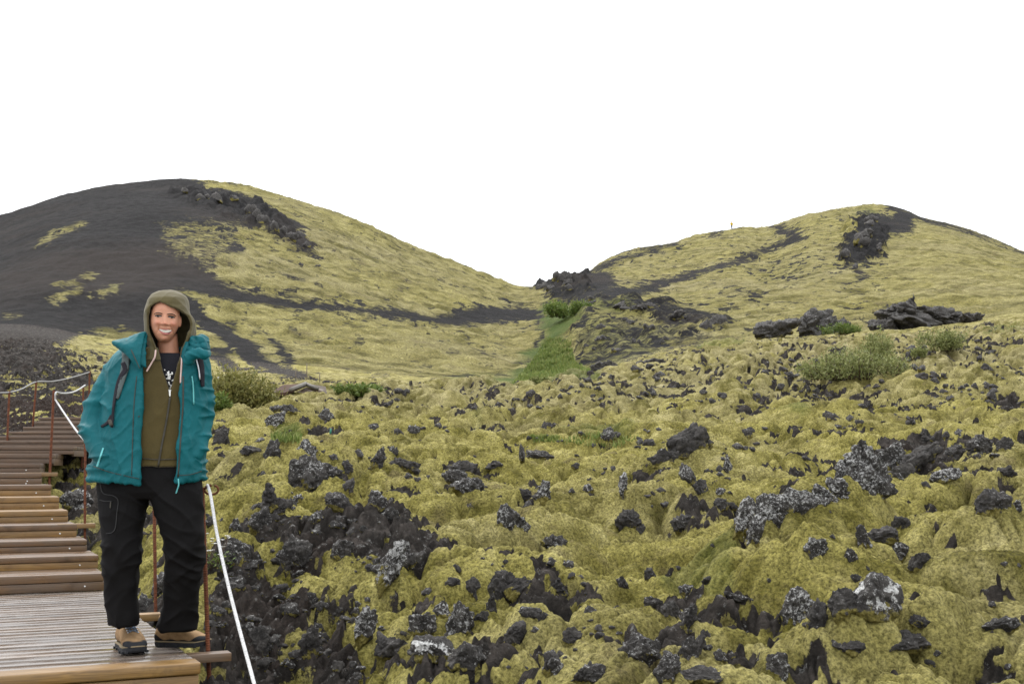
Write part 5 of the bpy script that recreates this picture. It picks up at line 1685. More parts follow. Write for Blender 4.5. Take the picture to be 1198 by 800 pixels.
legL = tube([W(150, 560, 0), W(143, 640, -.01), W(142, 700, .01), W(144, 722, .02)], [.09, .07, .05, .035], 16)
legR = tube([W(203, 560, 0), W(214, 640, 0), W(211, 700, .08), W(209, 722, .11)], [.09, .07, .05, .035], 16)
ears = merge(ellipsoid(tuple(W(HX - .074 / UPX, 375, HEAD_DY + .005)), (.008, .018, .030), 12, 10), ellipsoid(tuple(W(HX + .074 / UPX, 376, HEAD_DY + .005)), (.008, .018, .030), 12, 10))
body = remeshed('body', merge(head, neck, chest, armsL, armsR, legL, legR, ears), 0.0036, 2)


def face_shape(V):
    """offsets toward the camera and colour mask; u right, v up in metres from between the eyes"""
    dx = V[:, 0] - HC.x; dy_ = V[:, 1] - HC.y; v0 = V[:, 2] - HC.z
    u0 = dx * HR.x + dy_ * HR.y; dd = dx * HF.x + dy_ * HF.y
    u = u0 + TILT * v0; v = v0 + TILT * u0
    front = sstep(0.0, 0.04, dd) * (np.abs(v) < 0.14)

    def g(cu, cv, ru, rv): return np.exp(-(((u - cu) / ru) ** 2 + ((v - cv) / rv) ** 2))
    d = np.zeros(len(V))
    # nose: bridge, tip, wings
    nl = sstep(0.012, -0.036, v) * sstep(-0.050, -0.041, v)
    d += (0.006 + 0.013 * nl) * np.exp(-(u / (0.0075 + 0.0065 * nl)) ** 2) * sstep(0.016, 0.0, v) * sstep(-0.050, -0.040, v)
    d += 0.008 * g(0, -0.036, 0.011, 0.008) + 0.007 * (g(-0.0150, -0.038, 0.0065, 0.006) + g(0.0150, -0.038, 0.0065, 0.006)) - 0.004 * (g(-0.007, -0.0455, 0.004, 0.003) + g(0.007, -0.0455, 0.004, 0.003))
    # sockets, brow, cheeks lifted by the smile, folds, mouth, chin
    d += -0.010 * (g(-0.031, 0.0, 0.016, 0.010) + g(0.031, 0.0, 0.016, 0.010))
    d += 0.004 * (g(-0.031, 0.016, 0.020, 0.007) + g(0.031, 0.016, 0.020, 0.007))
    d += 0.0145 * (g(-0.040, -0.032, 0.017, 0.014) + g(0.040, -0.032, 0.017, 0.014))
    for s in (-1, 1):
        d += -0.0050 * np.exp(-(((u * s) - (0.021 + (-0.040 - v) * 0.45)) / 0.0045) ** 2) * sstep(-0.036, -0.044, v) * sstep(-0.092, -0.078, v)
    d += 0.005 * g(0, -0.072, 0.034, 0.020) + 0.005 * g(0, -0.054, 0.020, 0.007)
    d += -0.010 * np.exp(-((u / 0.033) ** 2) ** 2 - (((v + 0.0725 - 8.5 * u * u) / 0.0085) ** 2) ** 2)
    d += 0.006 * g(0, -0.112, 0.018, 0.012) - 0.003 * g(0, -0.095, 0.016, 0.005)
    fl = 0.8 * (g(-0.038, -0.033, 0.018, 0.015) + g(0.038, -0.033, 0.018, 0.015)) + 0.9 * g(0, -0.036, 0.013, 0.009) + 0.4 * g(0, -0.110, 0.016, 0.01)
    return d * front, np.clip(fl, 0, 1) * front


Vb = coords(body).astype(np.float64)
fd, fl = face_shape(Vb)
Vb += fd[:, None] * np.array(HF)[None, :]
set_coords(body, Vb); fattr(body, 'flush', fl * 0.6)
BODY_BVH = bvh_of(body)
body_o = obj('body', body, MAT_SKIN, woman, PERSON)


def facept(u, v, off=0.0):
    """a point on the face skin; u right, v up in metres from between the eyes"""
    det = 1 - TILT * TILT
    u0 = (u - TILT * v) / det; v0 = (v - TILT * u) / det
    q = HC + HR * u0 + Vector((0, 0, v0))
    h_, n_, i_, d_ = BODY_BVH.ray_cast(q + HF, -HF, 3)
    return (h_ if h_ is not None else q + HF * 0.09) + HF * off


# eyes: narrow almonds squeezed by the smile
for s in (-1, 1):
    Vw, Fw = [], []
    N_ = 16
    top = [facept(s * 0.031 + 0.0150 * math.cos(math.pi * i / N_), 0.0005 + 0.0046 * math.sin(math.pi * i / N_), 0.0012) for i in range(N_ + 1)]
    bot = [facept(s * 0.031 + 0.0150 * math.cos(math.pi * i / N_), 0.0005 - 0.0024 * math.sin(math.pi * i / N_), 0.0012) for i in range(N_ + 1)]
    V = top + bot; Fc = [(i, i + 1, N_ + 2 + i, N_ + 1 + i) for i in range(N_)]
    eye = obj('eye', mesh_from('eye', V, Fc), MAT_EYEW, woman, PERSON)
    c = facept(s * 0.031 - 0.0005, 0.0008, 0.0)
    iv = ellipsoid(tuple(c), (0.0078, 0.0036, 0.0052), 14, 8)
    obj('iris', mesh_from('iris', *iv), MAT_IRIS, eye, PERSON)
    obj('eyelashes', mesh_from('eyelashes', *tube([facept(s * 0.031 + 0.0165 * math.cos(math.pi * i / 10) , 0.0012 + 0.0050 * math.sin(math.pi * i / 10), 0.0016) for i in range(11)], [0.0010 + 0.0018 * math.sin(math.pi * i / 10) for i in range(11)], 6)), MAT_HAIR, eye, PERSON)
    bp = [(0.012, 0.0130), (0.022, 0.0160), (0.034, 0.0175), (0.045, 0.0150), (0.053, 0.0095)]
    obj('eyebrow', mesh_from('eyebrow', *tube([facept(s * a, b, 0.0004) for a, b in bp], [(0.002, 0.0024), (0.0022, 0.0032), (0.0022, 0.0030), (0.0018, 0.0024), (0.0008, 0.0012)], 8)), MAT_HAIR, woman, PERSON)
# mouth: a broad open smile
N_ = 20


def mouth(t, k):
    u = -0.032 + 0.064 * t
    base = -0.0725 + 8.5 * u * u
    e = max(0.0, 1 - (u / 0.033) ** 2)
    return u, base + k * e


up = [mouth(i / N_, 0.0078) for i in range(N_ + 1)]; lo = [mouth(i / N_, -0.0105) for i in range(N_ + 1)]
LIPD = (facept(0, -0.058, 0) - HC).dot(HF) - 0.0035


def mk(u, v, off=0.0):
    det = 1 - TILT * TILT
    return HC + HR * ((u - TILT * v) / det) + Vector((0, 0, (v - TILT * u) / det)) + HF * (LIPD - 9 * u * u + off)


V = [mk(u, v) for u, v in up[1:-1]] + [mk(u, v * 0.80 + up[i + 1][1] * 0.20) for i, (u, v) in enumerate(lo[1:-1])]
nn = len(up[1:-1])
obj('teeth', mesh_from('teeth', V, [(i, i + 1, nn + i + 1, nn + i) for i in range(nn - 1)]), MAT_TEETH, woman, PERSON)
V = [mk(u, v, -.003) for u, v in up] + [mk(u, v, -.003) for u, v in lo]
obj('mouth_opening', mesh_from('mouth_opening', V, [(i, i + 1, N_ + 2 + i, N_ + 1 + i) for i in range(N_)]), simple('mouth_dark', (0.035, 0.010, 0.010), 0.6), woman, PERSON)
lr = [0.0008 + 0.0019 * math.sin(math.pi * i / N_) for i in range(N_ + 1)]
ul = [mouth(i / N_, 0.0098) for i in range(N_ + 1)]; ll = [mouth(i / N_, -0.0128) for i in range(N_ + 1)]
obj('upper_lip', mesh_from('upper_lip', *tube([facept(u, v, 0.0002) for u, v in ul], [(r * 1.3, r * 1.3) for r in lr], 8)), MAT_LIP, woman, PERSON)
obj('lower_lip', mesh_from('lower_lip', *tube([facept(u, v, 0.0004) for u, v in ll], [r * 1.9 for r in lr], 8)), MAT_LIP, woman, PERSON)

# hair: dark cap under the hood, open at the face
hv = []
for r in interp_rings([(346.0, 0.006, 0.006, 0.006), (347, 0.026, 0.032, 0.036), (350, 0.043, 0.053, 0.062), (354, 0.058, 0.073, 0.085), (359, 0.069, 0.080, 0.096)] + [(p, h + .005, f_ - .030 if p > 356 else f_ - 0.002, b_ + .008) for p, h, f_, b_ in hrows[6:12]] + [(412, .056, .02, .06)], 2.0):
    hv.append(head_ring(*r))
hrv, hrf = loft(hv[::-1])
keep = [(p - HC).dot(HF) < (0.045 if p.z > W(0, 352).z else 0.030 if p.z > W(0, 392).z else -0.03) for p in hrv]
hme = mesh_from('hair', hrv, [f for f in hrf if all(keep[i] for i in f)])
obj('hair', hme, MAT_HAIR, woman, PERSON)

# ---------------- black T-shirt, hoodie with its hood
shirt = loft([ring(*r, n=40) for r in interp_rings([(413, 176, 221, .068, .06, .005), (419, 166, 226, .086, .07, .005), (428, 156, 230, .098, .08, .005), (445, 152, 230, .108, .09, .005), (470, 150, 230, .112, .09, .005), (500, 150, 226, .110, .09, .005)], 4)][::-1])
shirt_me = mesh_from('t_shirt', *evaluated(shirt, sub=1))
SHIRT_BVH = bvh_of(shirt_me)
obj('t_shirt', shirt_me, MAT_BLACKT, woman, PERSON)
zz = lambda pts: [(180 + a / 11.43, 400 + b / 11.43) for a, b in pts]
shirt_o = [o for o in woman.children if o.name.startswith('t_shirt')][0]
strokes = [[(186, 398), (184, 425)], [(200, 390), (196, 440), (190, 505)], [(160, 440), (205, 434), (255, 428)], [(238, 402), (248, 418), (250, 432)], [(165, 492), (220, 482)], [(216, 446), (214, 505)],
           [(198, 530), (205, 565), (225, 580)], [(222, 600), (238, 585), (250, 570)], [(240, 522), (256, 512), (272, 502)], [(298, 448), (318, 436)], [(140, 368), (150, 380)], [(212, 610), (232, 620)]]
vs = []
for st in strokes:
    p = zz(st)
    pts = [onto(SHIRT_BVH, a, b, 0.004) for a, b in p]
    if len(pts) == 2: pts = [pts[0], (pts[0] + pts[1]) / 2, pts[1]]
    vs.append(tube(pts, (0.0035, 0.0035), 6) if False else tube(pts, 0.0034, 6))
obj('printed_lettering', mesh_from('printed_lettering', *merge(*vs)), MAT_WHITE, shirt_o, PERSON)

hrw = [  # py, xl, xr, front, back, dy, openL, openR
    (410, 160, 228, .098, .09, .005, 184.5, 213.5), (420, 150, 234, .112, .10, .005, 186, 212), (430, 143, 236, .120, .105, .005, 188.5, 208.5), (445, 139, 236, .126, .105, .005, 193, 204), (460, 138, 235, .128, .105, .005, 197.6, 200.2),
    (466, 138, 235, .128, .105, .005, 198.6, 199.4), (500, 140, 232, .128, .105, .005, 192.8, 193.6), (530, 141, 230, .128, .105, .005, 187.0, 187.8), (540, 142, 229, .120, .105, .005, 185.2, 186.0), (547, 143, 228, .124, .10, .005, 184.3, 185.1)]
hood_rows = [
    (341.8, 191.9, 205.9, .020, .03, .03, 198.5, 198.5), (343.7, 185.9, 210.9, .068, .06, .02, 198.3, 198.3), (347.2, 179.4, 215.9, .100, .09, .01, 198, 198), (352.2, 176.6, 217.4, .126, .11, .0, 197.5, 197.5), (357.2, 175.4, 218.4, .133, .116, -.003, 186.5, 187), (358.8, 174.8, 218.6, .129, .12, -.005, 181.5, 191), (360.2, 174.4, 218.8, .131, .122, -.006, 178, 197), (362.2, 173.6, 219.2, .134, .125, -.01, 175.3, 201), (363.7, 173.2, 219.4, .136, .127, -.01, 174.8, 205),
    (365.2, 172.7, 219.8, .136, .13, -.01, 174.3, 210.5), (367.7, 172.4, 220.8, .135, .13, -.01, 174, 216), (370, 171.8, 222.4, .132, .13, -.01, 173.4, 219.8), (373, 171.6, 224.4, .128, .13, -.01, 173.2, 222.5), (378, 171.6, 226, .126, .13, -.01, 173.2, 224), (388, 172, 226.2, .122, .125, -.005, 173.6, 223.2),
    (398, 173, 225, .118, .12, .0, 176.8, 219.5), (408, 173.4, 221.9, .116, .11, .005, 181.5, 215),
    (418, 169.02, 220.92, .120, .10, .005, 186, 211.5), (424, 167.02, 218.92, .126, .09, .005, 187.5, 210.5)]


def open_shell(rows, step, n=56, th=0.010):
    R_ = [ring(r[0], r[1], r[2], r[3], r[4], r[5], n=n, aL=r[6], aR=r[7]) for r in interp_rings(rows, step)]
    return evaluated(loft(R_[::-1], closed=False, cap=False), solid=th)


hoodie = remeshed('hoodie', open_shell(hrw, 3.0, th=0.011), 0.0045, 3)
wrinkle(hoodie, lambda V: 0.006 * folds(V, 7, 5, 3.2, 300) + 0.003 * folds(V, 15, 10, 9, 301) + 0.002 * perlin3(V[:, 0] * 30, V[:, 1] * 30, V[:, 2] * 8, 303))
HOODIE_BVH = bvh_of(hoodie)
hood_o_parent = obj('hoodie', hoodie, MAT_OLIVE, woman, PERSON)
hood = remeshed('hood', open_shell(hood_rows, 1.6, n=64, th=0.0085), 0.0032, 2)
wrinkle(hood, lambda V: 0.004 * folds(V, 8, 8, 10, 310) + 0.0022 * folds(V, 20, 16, 14, 311))
HOOD_BVH = bvh_of(hood)
obj('hood', hood, MAT_HOOD, hood_o_parent, PERSON)
# hood rim seam
rim = [(184.4, 424), (181.0, 408), (176.8, 396), (173.0, 380), (172.9, 372), (174.5, 362.4), (179, 357.6), (186, 354.8), (196, 356.0), (206, 359.6), (213, 363.4), (219.0, 369), (222.4, 376), (223.4, 383), (221.8, 393), (217.4, 406)]
obj('hood_seam', mesh_from('hood_seam', *tube([onto(HOOD_BVH, a, b, 0.0015, -0.14) for a, b in rim], 0.0022, 6)), MAT_OLIVE, hood_o_parent, PERSON)
ribbon('zipper', HOODIE_BVH, [(199, 464), (196, 485), (192.8, 503), (189, 522), (185, 546)], 2.2, 0.003, MAT_ZIP, hood_o_parent)
ribbon('zipper_pull', HOODIE_BVH, [(198.6, 455.5), (198.8, 463.5)], 1.8, 0.006, MAT_WHITE, hood_o_parent)
ribbon('hem_band', HOODIE_BVH, [(150, 534.5), (165, 536), (186, 537.5), (210, 536.5), (224, 535)], 1.0, 0.002, MAT_ZIP, hood_o_parent)
for pts in ([(182.2, 409.5), (181, 418), (176.5, 426), (171.5, 434.5)], [(212.6, 415), (212.4, 426), (211.6, 438), (211.2, 448)]):
    ps = [onto(HOODIE_BVH if b > 424 else HOOD_BVH, a, b, 0.016) for a, b in pts]
    obj('drawstring', mesh_from('drawstring', *tube(bezier(ps, 6), 0.0042, 8)), MAT_CORD, hood_o_parent, PERSON)

# ---------------- trousers
pel = loft([ring(*r, n=36) for r in interp_rings([(535, 130, 232, .115, .12, .01), (548, 120, 234, .125, .14, .01), (560, 115, 235, .125, .15, .01), (575, 116, 235, .115, .14, .01), (584, 119, 232, .09, .11, .01)], 4)][::-1])
lL = loft([ring(*r, n=28, ex=1.0) for r in interp_rings([(562, 114, 175, .10, .12, 0.0), (580, 115.5, 173.5, .10, .11, -.005), (600, 117.5, 168.5, .098, .10, -.01), (625, 120, 164.5, .092, .092, -.015), (650, 122, 162.5, .086, .084, -.015), (668, 123, 160.5, .080, .08, -.01), (690, 123.5, 159.5, .078, .082, 0), (712, 125.5, 160.5, .080, .085, .01), (722, 127, 162, .082, .085, .015), (732, 128.5, 161, .076, .085, .02)], 3)][::-1])
lR = loft([ring(*r, n=28, ex=1.0) for r in interp_rings([(562, 172, 235, .10, .12, 0.0), (580, 175, 235.5, .10, .11, -.005), (600, 183, 236.5, .098, .10, -.01), (622, 190, 238, .094, .092, -.01), (640, 194.5, 237.5, .09, .084, .0), (660, 195.5, 234.5, .082, .08, .03), (690, 193, 231.5, .078, .08, .07), (715, 190.5, 230, .08, .082, .105), (726, 186.5, 229.5, .082, .085, .12), (736, 186.5, 228.5, .08, .084, .125)], 3)][::-1])
tro = remeshed('trousers', merge(pel, lL, lR), 0.006, 4)


def trouser_folds(V):
    py_ = project(V[:, 0], V[:, 1], V[:, 2])[1]
    knee = np.exp(-((py_ - 655) / 24) ** 2); hem = sstep(690, 735, py_); hip = np.exp(-((py_ - 588) / 16) ** 2)
    f = 0.012 * folds(V + V[:, [2]] * np.array([0.9, 0, 0]), 8, 5, 6, 320, 2.4) * (0.3 + knee + 0.6 * hip)
    f += 0.012 * folds(V - V[:, [2]] * np.array([0.8, 0, 0]), 8, 5, 8, 321, 2.4) * (0.2 + hem + 0.5 * knee)
    f += 0.004 * folds(V, 6, 6, 3, 322) + 0.003 * perlin3(V[:, 0] * 14, V[:, 1] * 14, V[:, 2] * 10, 323)
    return f


wrinkle(tro, trouser_folds)
TRO_BVH = bvh_of(tro)
tro_o = obj('trousers', tro, MAT_TROUS, woman, PERSON)
pk = lambda pts: [(110 + a / 4.2, 550 + b / 4.2) for a, b in pts]
ribbon('pocket_seam', TRO_BVH, pk([(30, 60), (45, 112), (95, 125), (118, 150), (112, 210), (105, 280), (88, 305), (60, 310)]), 0.9, 0.002, MAT_SEAM, tro_o)
ribbon('pocket_zip', TRO_BVH, pk([(28, 145), (55, 152), (88, 152)]), 0.9, 0.002, MAT_SEAM, tro_o)
ribbon('zip_toggle', TRO_BVH, pk([(82, 155), (80, 185)]), 1.2, 0.004, MAT_ZIP, tro_o)

# ---------------- boots


def boot(m, parent):
    secs = [(-0.072, 0.028, 0.075), (-0.06, 0.036, 0.095), (-0.02, 0.039, 0.115), (0.03, 0.041, 0.122), (0.07, 0.045, 0.104), (0.11, 0.050, 0.084), (0.15, 0.050, 0.068), (0.18, 0.044, 0.056), (0.2, 0.030, 0.046), (0.208, 0.012, 0.034)]
    R_ = []
    for x, hw, h in secs:
        R_.append([Vector((x, hw * (math.cos(a) if True else 0), max(0.018, 0.018 + (h - 0.018) * (0.5 + 0.5 * math.sin(a)) if True else 0))) for a in [2 * math.pi * i / 20 for i in range(20)]])
    foot = loft([[m @ v for v in r] for r in R_])
    shaft = tube([m @ Vector((-0.015, 0, 0.05)), m @ Vector((-0.018, 0, 0.10)), m @ Vector((-0.016, 0, 0.125)), m @ Vector((-0.014, 0, 0.145))], [(.045, .042), (.046, .043), (.047, .044), (.047, .044)], 20)
    b = remeshed('boot', merge(foot, shaft), 0.0038, 3)
    inv = m.inverted()
    wrinkle(b, lambda V: 0.0025 * folds(V, 14, 14, 22, 330) + 0.0012 * perlin3(V[:, 0] * 40, V[:, 1] * 40, V[:, 2] * 40, 331))
    bv = bvh_of(b)
    lv_ = coords(b).astype(np.float64) @ np.array(inv.to_3x3()).T + np.array(inv.translation)
    lx, lz = lv_[:, 0], lv_[:, 2]
    lim = 0.034 + 0.022 * sstep(0.11, 0.18, lx) + 0.024 * sstep(-0.02, -0.065, lx) + 0.003 * np.sin(lx * 90)
    fattr(b, 'rubber', sstep(0.0025, -0.0025, lz - lim))
    bo = obj('boot', b, MAT_TAN, parent, PERSON)
    # rubber rand and toe cap hugging the upper
    out = [(-0.078, 0.0), (-0.07, 0.027), (-0.04, 0.040), (0.0, 0.040), (0.05, 0.042), (0.10, 0.051), (0.15, 0.053), (0.185, 0.044), (0.206, 0.026), (0.213, 0.0)]
    full = out + [(x, -y) for x, y in out[-2:0:-1]]
    # sole with lugs
    V, Fc = [], []
    K = len(full)
    for z, k in ((0.0, 0.95), (0.008, 0.98), (0.018, 0.985), (0.0228, 0.975)):
        for x, y in full:
            toe = max(0, x - 0.14) * 0.16
            V.append(m @ Vector((0.06 + (x - 0.06) * k, y * k, z + toe)))
    for j in range(3):
        for i in range(K): Fc.append((j * K + i, j * K + (i + 1) % K, (j + 1) * K + (i + 1) % K, (j + 1) * K + i))
    Fc.append(tuple(range(K))[::-1]); Fc.append(tuple(3 * K + i for i in range(K)))
    lugs = [(V, Fc)]
    for x, y in full[::1]:
        if -0.07 < x < 0.20: lugs.append(xf(box(0.014, 0.012, 0.010, (x, y * 0.96, 0.004 + max(0, x - 0.14) * 0.16), 0.001), m))
    so_ = obj('sole', mesh_from('sole', *merge(*lugs), smooth=False), MAT_RUBBER, bo, PERSON)
    V, Fc = [], []
    for z, k in ((0.0225, 0.995), (0.0275, 0.985)):
        for x, y in full: V.append(m @ Vector((0.06 + (x - 0.06) * k, y * k, z + max(0, x - 0.14) * 0.16)))
    for i in range(K): Fc.append((i, (i + 1) % K, K + (i + 1) % K, K + i))
    Fc.append(tuple(K + i for i in range(K)))
    obj('midsole', mesh_from('midsole', V, Fc), MAT_MIDSOLE, bo, PERSON)
    # laces across the tongue
    lv, hk_ = [], []

    def topz(x, y):
        o_ = m @ Vector((x, y, 0.4)); h_, *_ = bv.ray_cast(o_, (m.to_3x3() @ Vector((0, 0, -1))).normalized(), 1.0)
        return h_ if h_ is not None else m @ Vector((x, y, 0.1))
    xs_ = [0.115, 0.098, 0.081, 0.066, 0.053, 0.043]
    upv = (m.to_3x3() @ Vector((0, 0, 1))).normalized()
    for i in range(len(xs_) - 1):
        for s in (-1, 1):
            a = topz(xs_[i], s * 0.022); b_ = topz(xs_[i + 1], -s * 0.022); c_ = topz((xs_[i] + xs_[i + 1]) / 2, 0)
            lv.append(tube([a + upv * .003, c_ + upv * .005, b_ + upv * .003], 0.0032, 6))
            hk_.append(ellipsoid(tuple(a + upv * .003), (.0042, .0042, .0042), 8, 6))
    obj('laces', mesh_from('laces', *merge(*lv)), MAT_LACE, bo, PERSON)
    obj('lace_hooks', mesh_from('lace_hooks', *merge(*hk_)), MAT_HOOK, bo, PERSON)
    tl = tube([topz(0.045, 0) + upv * 0.004, m @ Vector((0.030, 0, 0.13)), m @ Vector((0.026, 0, 0.155))], [(.004, .022), (.005, .022), (.004, .02)], 10)
    obj('tongue', mesh_from('tongue', *tl), MAT_LACE, bo, PERSON)
    return bo


def stand(px, py, direction, z=0.0):
    p = on_plane(px, py, 0.0); d_ = Vector((direction[0], direction[1], 0)).normalized(); l_ = Vector((-d_.y, d_.x, 0))
    return Matrix(((d_.x, l_.x, 0, p.x), (d_.y, l_.y, 0, p.y), (0, 0, 1, z + 0.002), (0, 0, 0, 1)))


dL = Vector((0.60, -1.0, 0)).normalized()
mL = stand(161, 766.5, dL); mL.translation -= dL * 0.235; mL.translation.z = 0.003; mL = mL @ Matrix.Scale(1.16, 4)
boot(mL, woman)
dR = Vector((1.0, -0.16, 0)).normalized()
mR = stand(248, 757, dR); mR.translation -= dR * 0.228; mR.translation.z = 0.003; mR = mR @ Matrix.Scale(1.04, 4)
boot(mR, woman)

# ---------------- jacket
jrows = [
    (404, 160, 234, .085, .09, .01, 173, 218.5), (408, 147, 238, .105, .10, .01, 171, 216.5), (414, 138, 241, .122, .11, .01, 169, 214.5), (424, 131, 243, .138, .125, .01, 167.5, 213), (440, 127, 243.5, .150, .135, .01, 166.5, 212.5), (470, 124, 242, .158, .14, .01, 166, 212),
    (505, 119, 240, .160, .14, .01, 165, 209.5), (535, 113, 238.5, .162, .145, .01, 164, 207.5), (550, 108, 238, .164, .15, .01, 163.8, 206.2), (560, 106.5, 237.5, .160, .15, .01, 163.8, 205.4)]
R_ = [ring(r[0], r[1], r[2], r[3], r[4], r[5], n=72, aL=r[6], aR=r[7]) for r in interp_rings(jrows, 3.0)]
# hem dips toward the front edges
for i, rr in enumerate(R_):
    t = i / (len(R_) - 1)
    for k, p in enumerate(rr):
        fl_ = max(0, 1 - k / 10); fr_ = max(0, 1 - (len(rr) - 1 - k) / 10)
        p.z -= (0.028 * fl_ + 0.018 * fr_) * max(0, t - 0.55) / 0.45
shell = evaluated(loft(R_[::-1], closed=False, cap=False), solid=0.013)
sl = tube(bezier([W(149, 417, .01), W(140.5, 427, .01), W(132.5, 443, .02), W(121, 467, .03), W(112.5, 490, .03), W(113.5, 507, -.005), W(118.5, 522, -.05), W(124.5, 535, -.09), W(128.5, 546, -.11)], 4),
          [.045 + .026 * min(1, k / 10) - .030 * max(0, (k - 20) / 12) for k in range(33)], 22)
sr = tube(bezier([W(230, 415, .01), W(233, 429, .01), W(235, 450, .02), W(236.5, 472, .03), W(236.5, 492, .03), W(234, 510, -.0), W(232, 524, -.03), W(227, 536, -.06)], 4),
          [.050, .056, .058, .058, .058, .058, .057, .056, .055, .054, .053, .053, .052, .052, .051, .051, .050, .050, .049, .049, .048, .047, .046, .045, .044, .042, .040, .036, .03], 22)
hemt = None
jac = remeshed('jacket', merge(shell, sl, sr), 0.0055, 3)


def jacket_folds(V):
    px_, py_ = project(V[:, 0], V[:, 1], V[:, 2])
    armL = sstep(133, 122, px_) * sstep(425, 450, py_); armR = sstep(230, 238, px_)
    f = 0.020 * folds(V + V[:, [2]] * np.array([0.5, 0, 0]), 3, 3, 14, 340, 3.2) * np.clip(armL * sstep(440, 480, py_), 0, 1)
    f += 0.015 * folds(V - V[:, [2]] * np.array([0.5, 0, 0]), 3, 3, 15, 341, 3.2) * armR * sstep(425, 470, py_)
    bodyw = (1 - np.clip(armL + armR, 0, 1))
    f += bodyw * (0.008 * folds(V + V[:, [2]] * np.array([0.25, 0, 0]), 8, 5, 2.4, 342, 4.0) + 0.006 * folds(V - V[:, [2]] * np.array([0.7, 0, 0]), 10, 7, 5, 343, 5.0))
    f += 0.003 * folds(V, 18, 14, 16, 344, 4.0) + 0.0012 * perlin3(V[:, 0] * 22, V[:, 1] * 22, V[:, 2] * 22, 345)
    hem = sstep(548, 553, py_) * bodyw
    f += hem * 0.006 * folds(V, 26, 20, 3, 346)
    return f


wrinkle(jac, jacket_folds)
JAC_BVH = bvh_of(jac)
jac_o = obj('jacket', jac, MAT_TEAL, woman, PERSON)

# collar flap on the left of the picture, crumpled collar and rolled hood on the other side
def flap(top, bot, n=14, m_=8, bulge=0.03):
    T = bezier([W(*p) for p in top], n); B = bezier([W(*p) for p in bot], n)
    rows = []
    for a, b in zip(T, B):
        rows.append([a.lerp(b, j / m_) + Vector((0, -bulge * math.sin(math.pi * j / m_), 0)) for j in range(m_ + 1)])
    return evaluated(loft(rows, closed=False), solid=0.012)


col_l = flap([(133.5, 400.5, -.125), (144, 397.5, -.14), (157, 393, -.13), (170, 388.5, -.10)], [(134, 402, -.125), (145, 411, -.165), (154, 421, -.18), (164, 434, -.175)], bulge=0.025)
col_l2 = flap([(150, 396, -.10), (160, 391.5, -.10), (172.5, 388, -.075)], [(158, 420, -.15), (164, 426, -.155), (171, 430, -.15)], bulge=0.02)
cl = remeshed('collar', merge(col_l, col_l2), 0.0042, 2)
wrinkle(cl, lambda V: 0.004 * folds(V, 12, 8, 16, 350) + 0.0015 * folds(V, 30, 20, 30, 351))
obj('collar', cl, MAT_TEAL, jac_o, PERSON)
obj('collar_zip', mesh_from('collar_zip', *tube(bezier([W(148, 398, -.165), W(152, 406, -.185), W(158, 419, -.205), W(163.5, 431, -.20)], 6), 0.0022, 6)), MAT_ZIP, jac_o, PERSON)
lumps = []
for (a, b, dy, rx, ry, rz) in [(229, 399, -.03, .030, .05, .022), (236, 400, -.04, .030, .06, .034), (239, 406, -.05, .022, .05, .026), (231, 408, -.07, .030, .045, .024), (228, 404, -.06, .022, .04, .03)]:
    lumps.append(ellipsoid(tuple(W(a, b, dy)), (rx, ry, rz)))
lumps.append(tube(bezier([W(219.5, 425, -.155), W(223, 417, -.165), W(231, 414, -.16), W(240, 414.5, -.14), W(244, 412, -.10)], 5), [.014, .018, .020, .022, .024, .026, .026, .027, .027, .027, .026, .025, .024, .023, .022, .022, .020, .018, .016, .014, .012], 14))
lumps.append(tube(bezier([W(223, 408, -.08), W(225, 413, -.11), W(224, 419, -.13), W(221.5, 427, -.14)], 5), [.016, .018, .02, .02, .02, .02, .019, .018, .018, .017, .016, .015, .014, .013, .012, .012], 12))
cr_ = remeshed('collar', merge(*lumps), 0.0045, 2)
wrinkle(cr_, lambda V: 0.010 * (folds(V + V[:, [0]] * np.array([0, 0, 0.6]), 12, 10, 22, 360) - 0.4) + 0.004 * folds(V, 28, 20, 30, 361))
obj('rolled_hood', cr_, MAT_TEAL, jac_o, PERSON)
# zips, toggles, seams
ribbon('chest_zip', JAC_BVH, [(224.6, 440), (226, 452), (226.6, 473)], 1.5, 0.003, MAT_TEALL, jac_o)
ribbon('pocket_zip', JAC_BVH, [(121, 524), (117.5, 534), (113.5, 546)], 1.8, 0.004, MAT_TEALL, jac_o)
ribbon('front_placket', JAC_BVH, [(160, 440), (157, 470), (155.5, 505), (154, 556)], 0.8, 0.0015, MAT_ZIP, jac_o, thick=0.002)
ribbon('front_zip', JAC_BVH, [(214.3, 440), (214, 475), (211.5, 510), (208.3, 558)], 1.6, 0.002, MAT_ZIP, jac_o, thick=0.003)
ribbon('hem_seam', JAC_BVH, [(109, 545), (125, 551), (145, 556), (163, 560)], 0.7, 0.0015, MAT_ZIP, jac_o, thick=0.002)
ribbon('hem_seam', JAC_BVH, [(207, 556), (222, 555), (236, 551)], 0.7, 0.0015, MAT_ZIP, jac_o, thick=0.002)
obj('hem_cord', mesh_from('hem_cord', *tube(bezier([W(208.6, 560, -.17), W(209, 567, -.175), W(207.6, 572, -.172), W(206, 577, -.17)], 5), 0.0032, 6)), MAT_TEALL, jac_o, PERSON)
obj('snap', mesh_from('snap', *ellipsoid(tuple(onto(JAC_BVH, 162.5, 487, 0.002)), (.004, .003, .004), 10, 8)), MAT_ZIP, jac_o, PERSON)

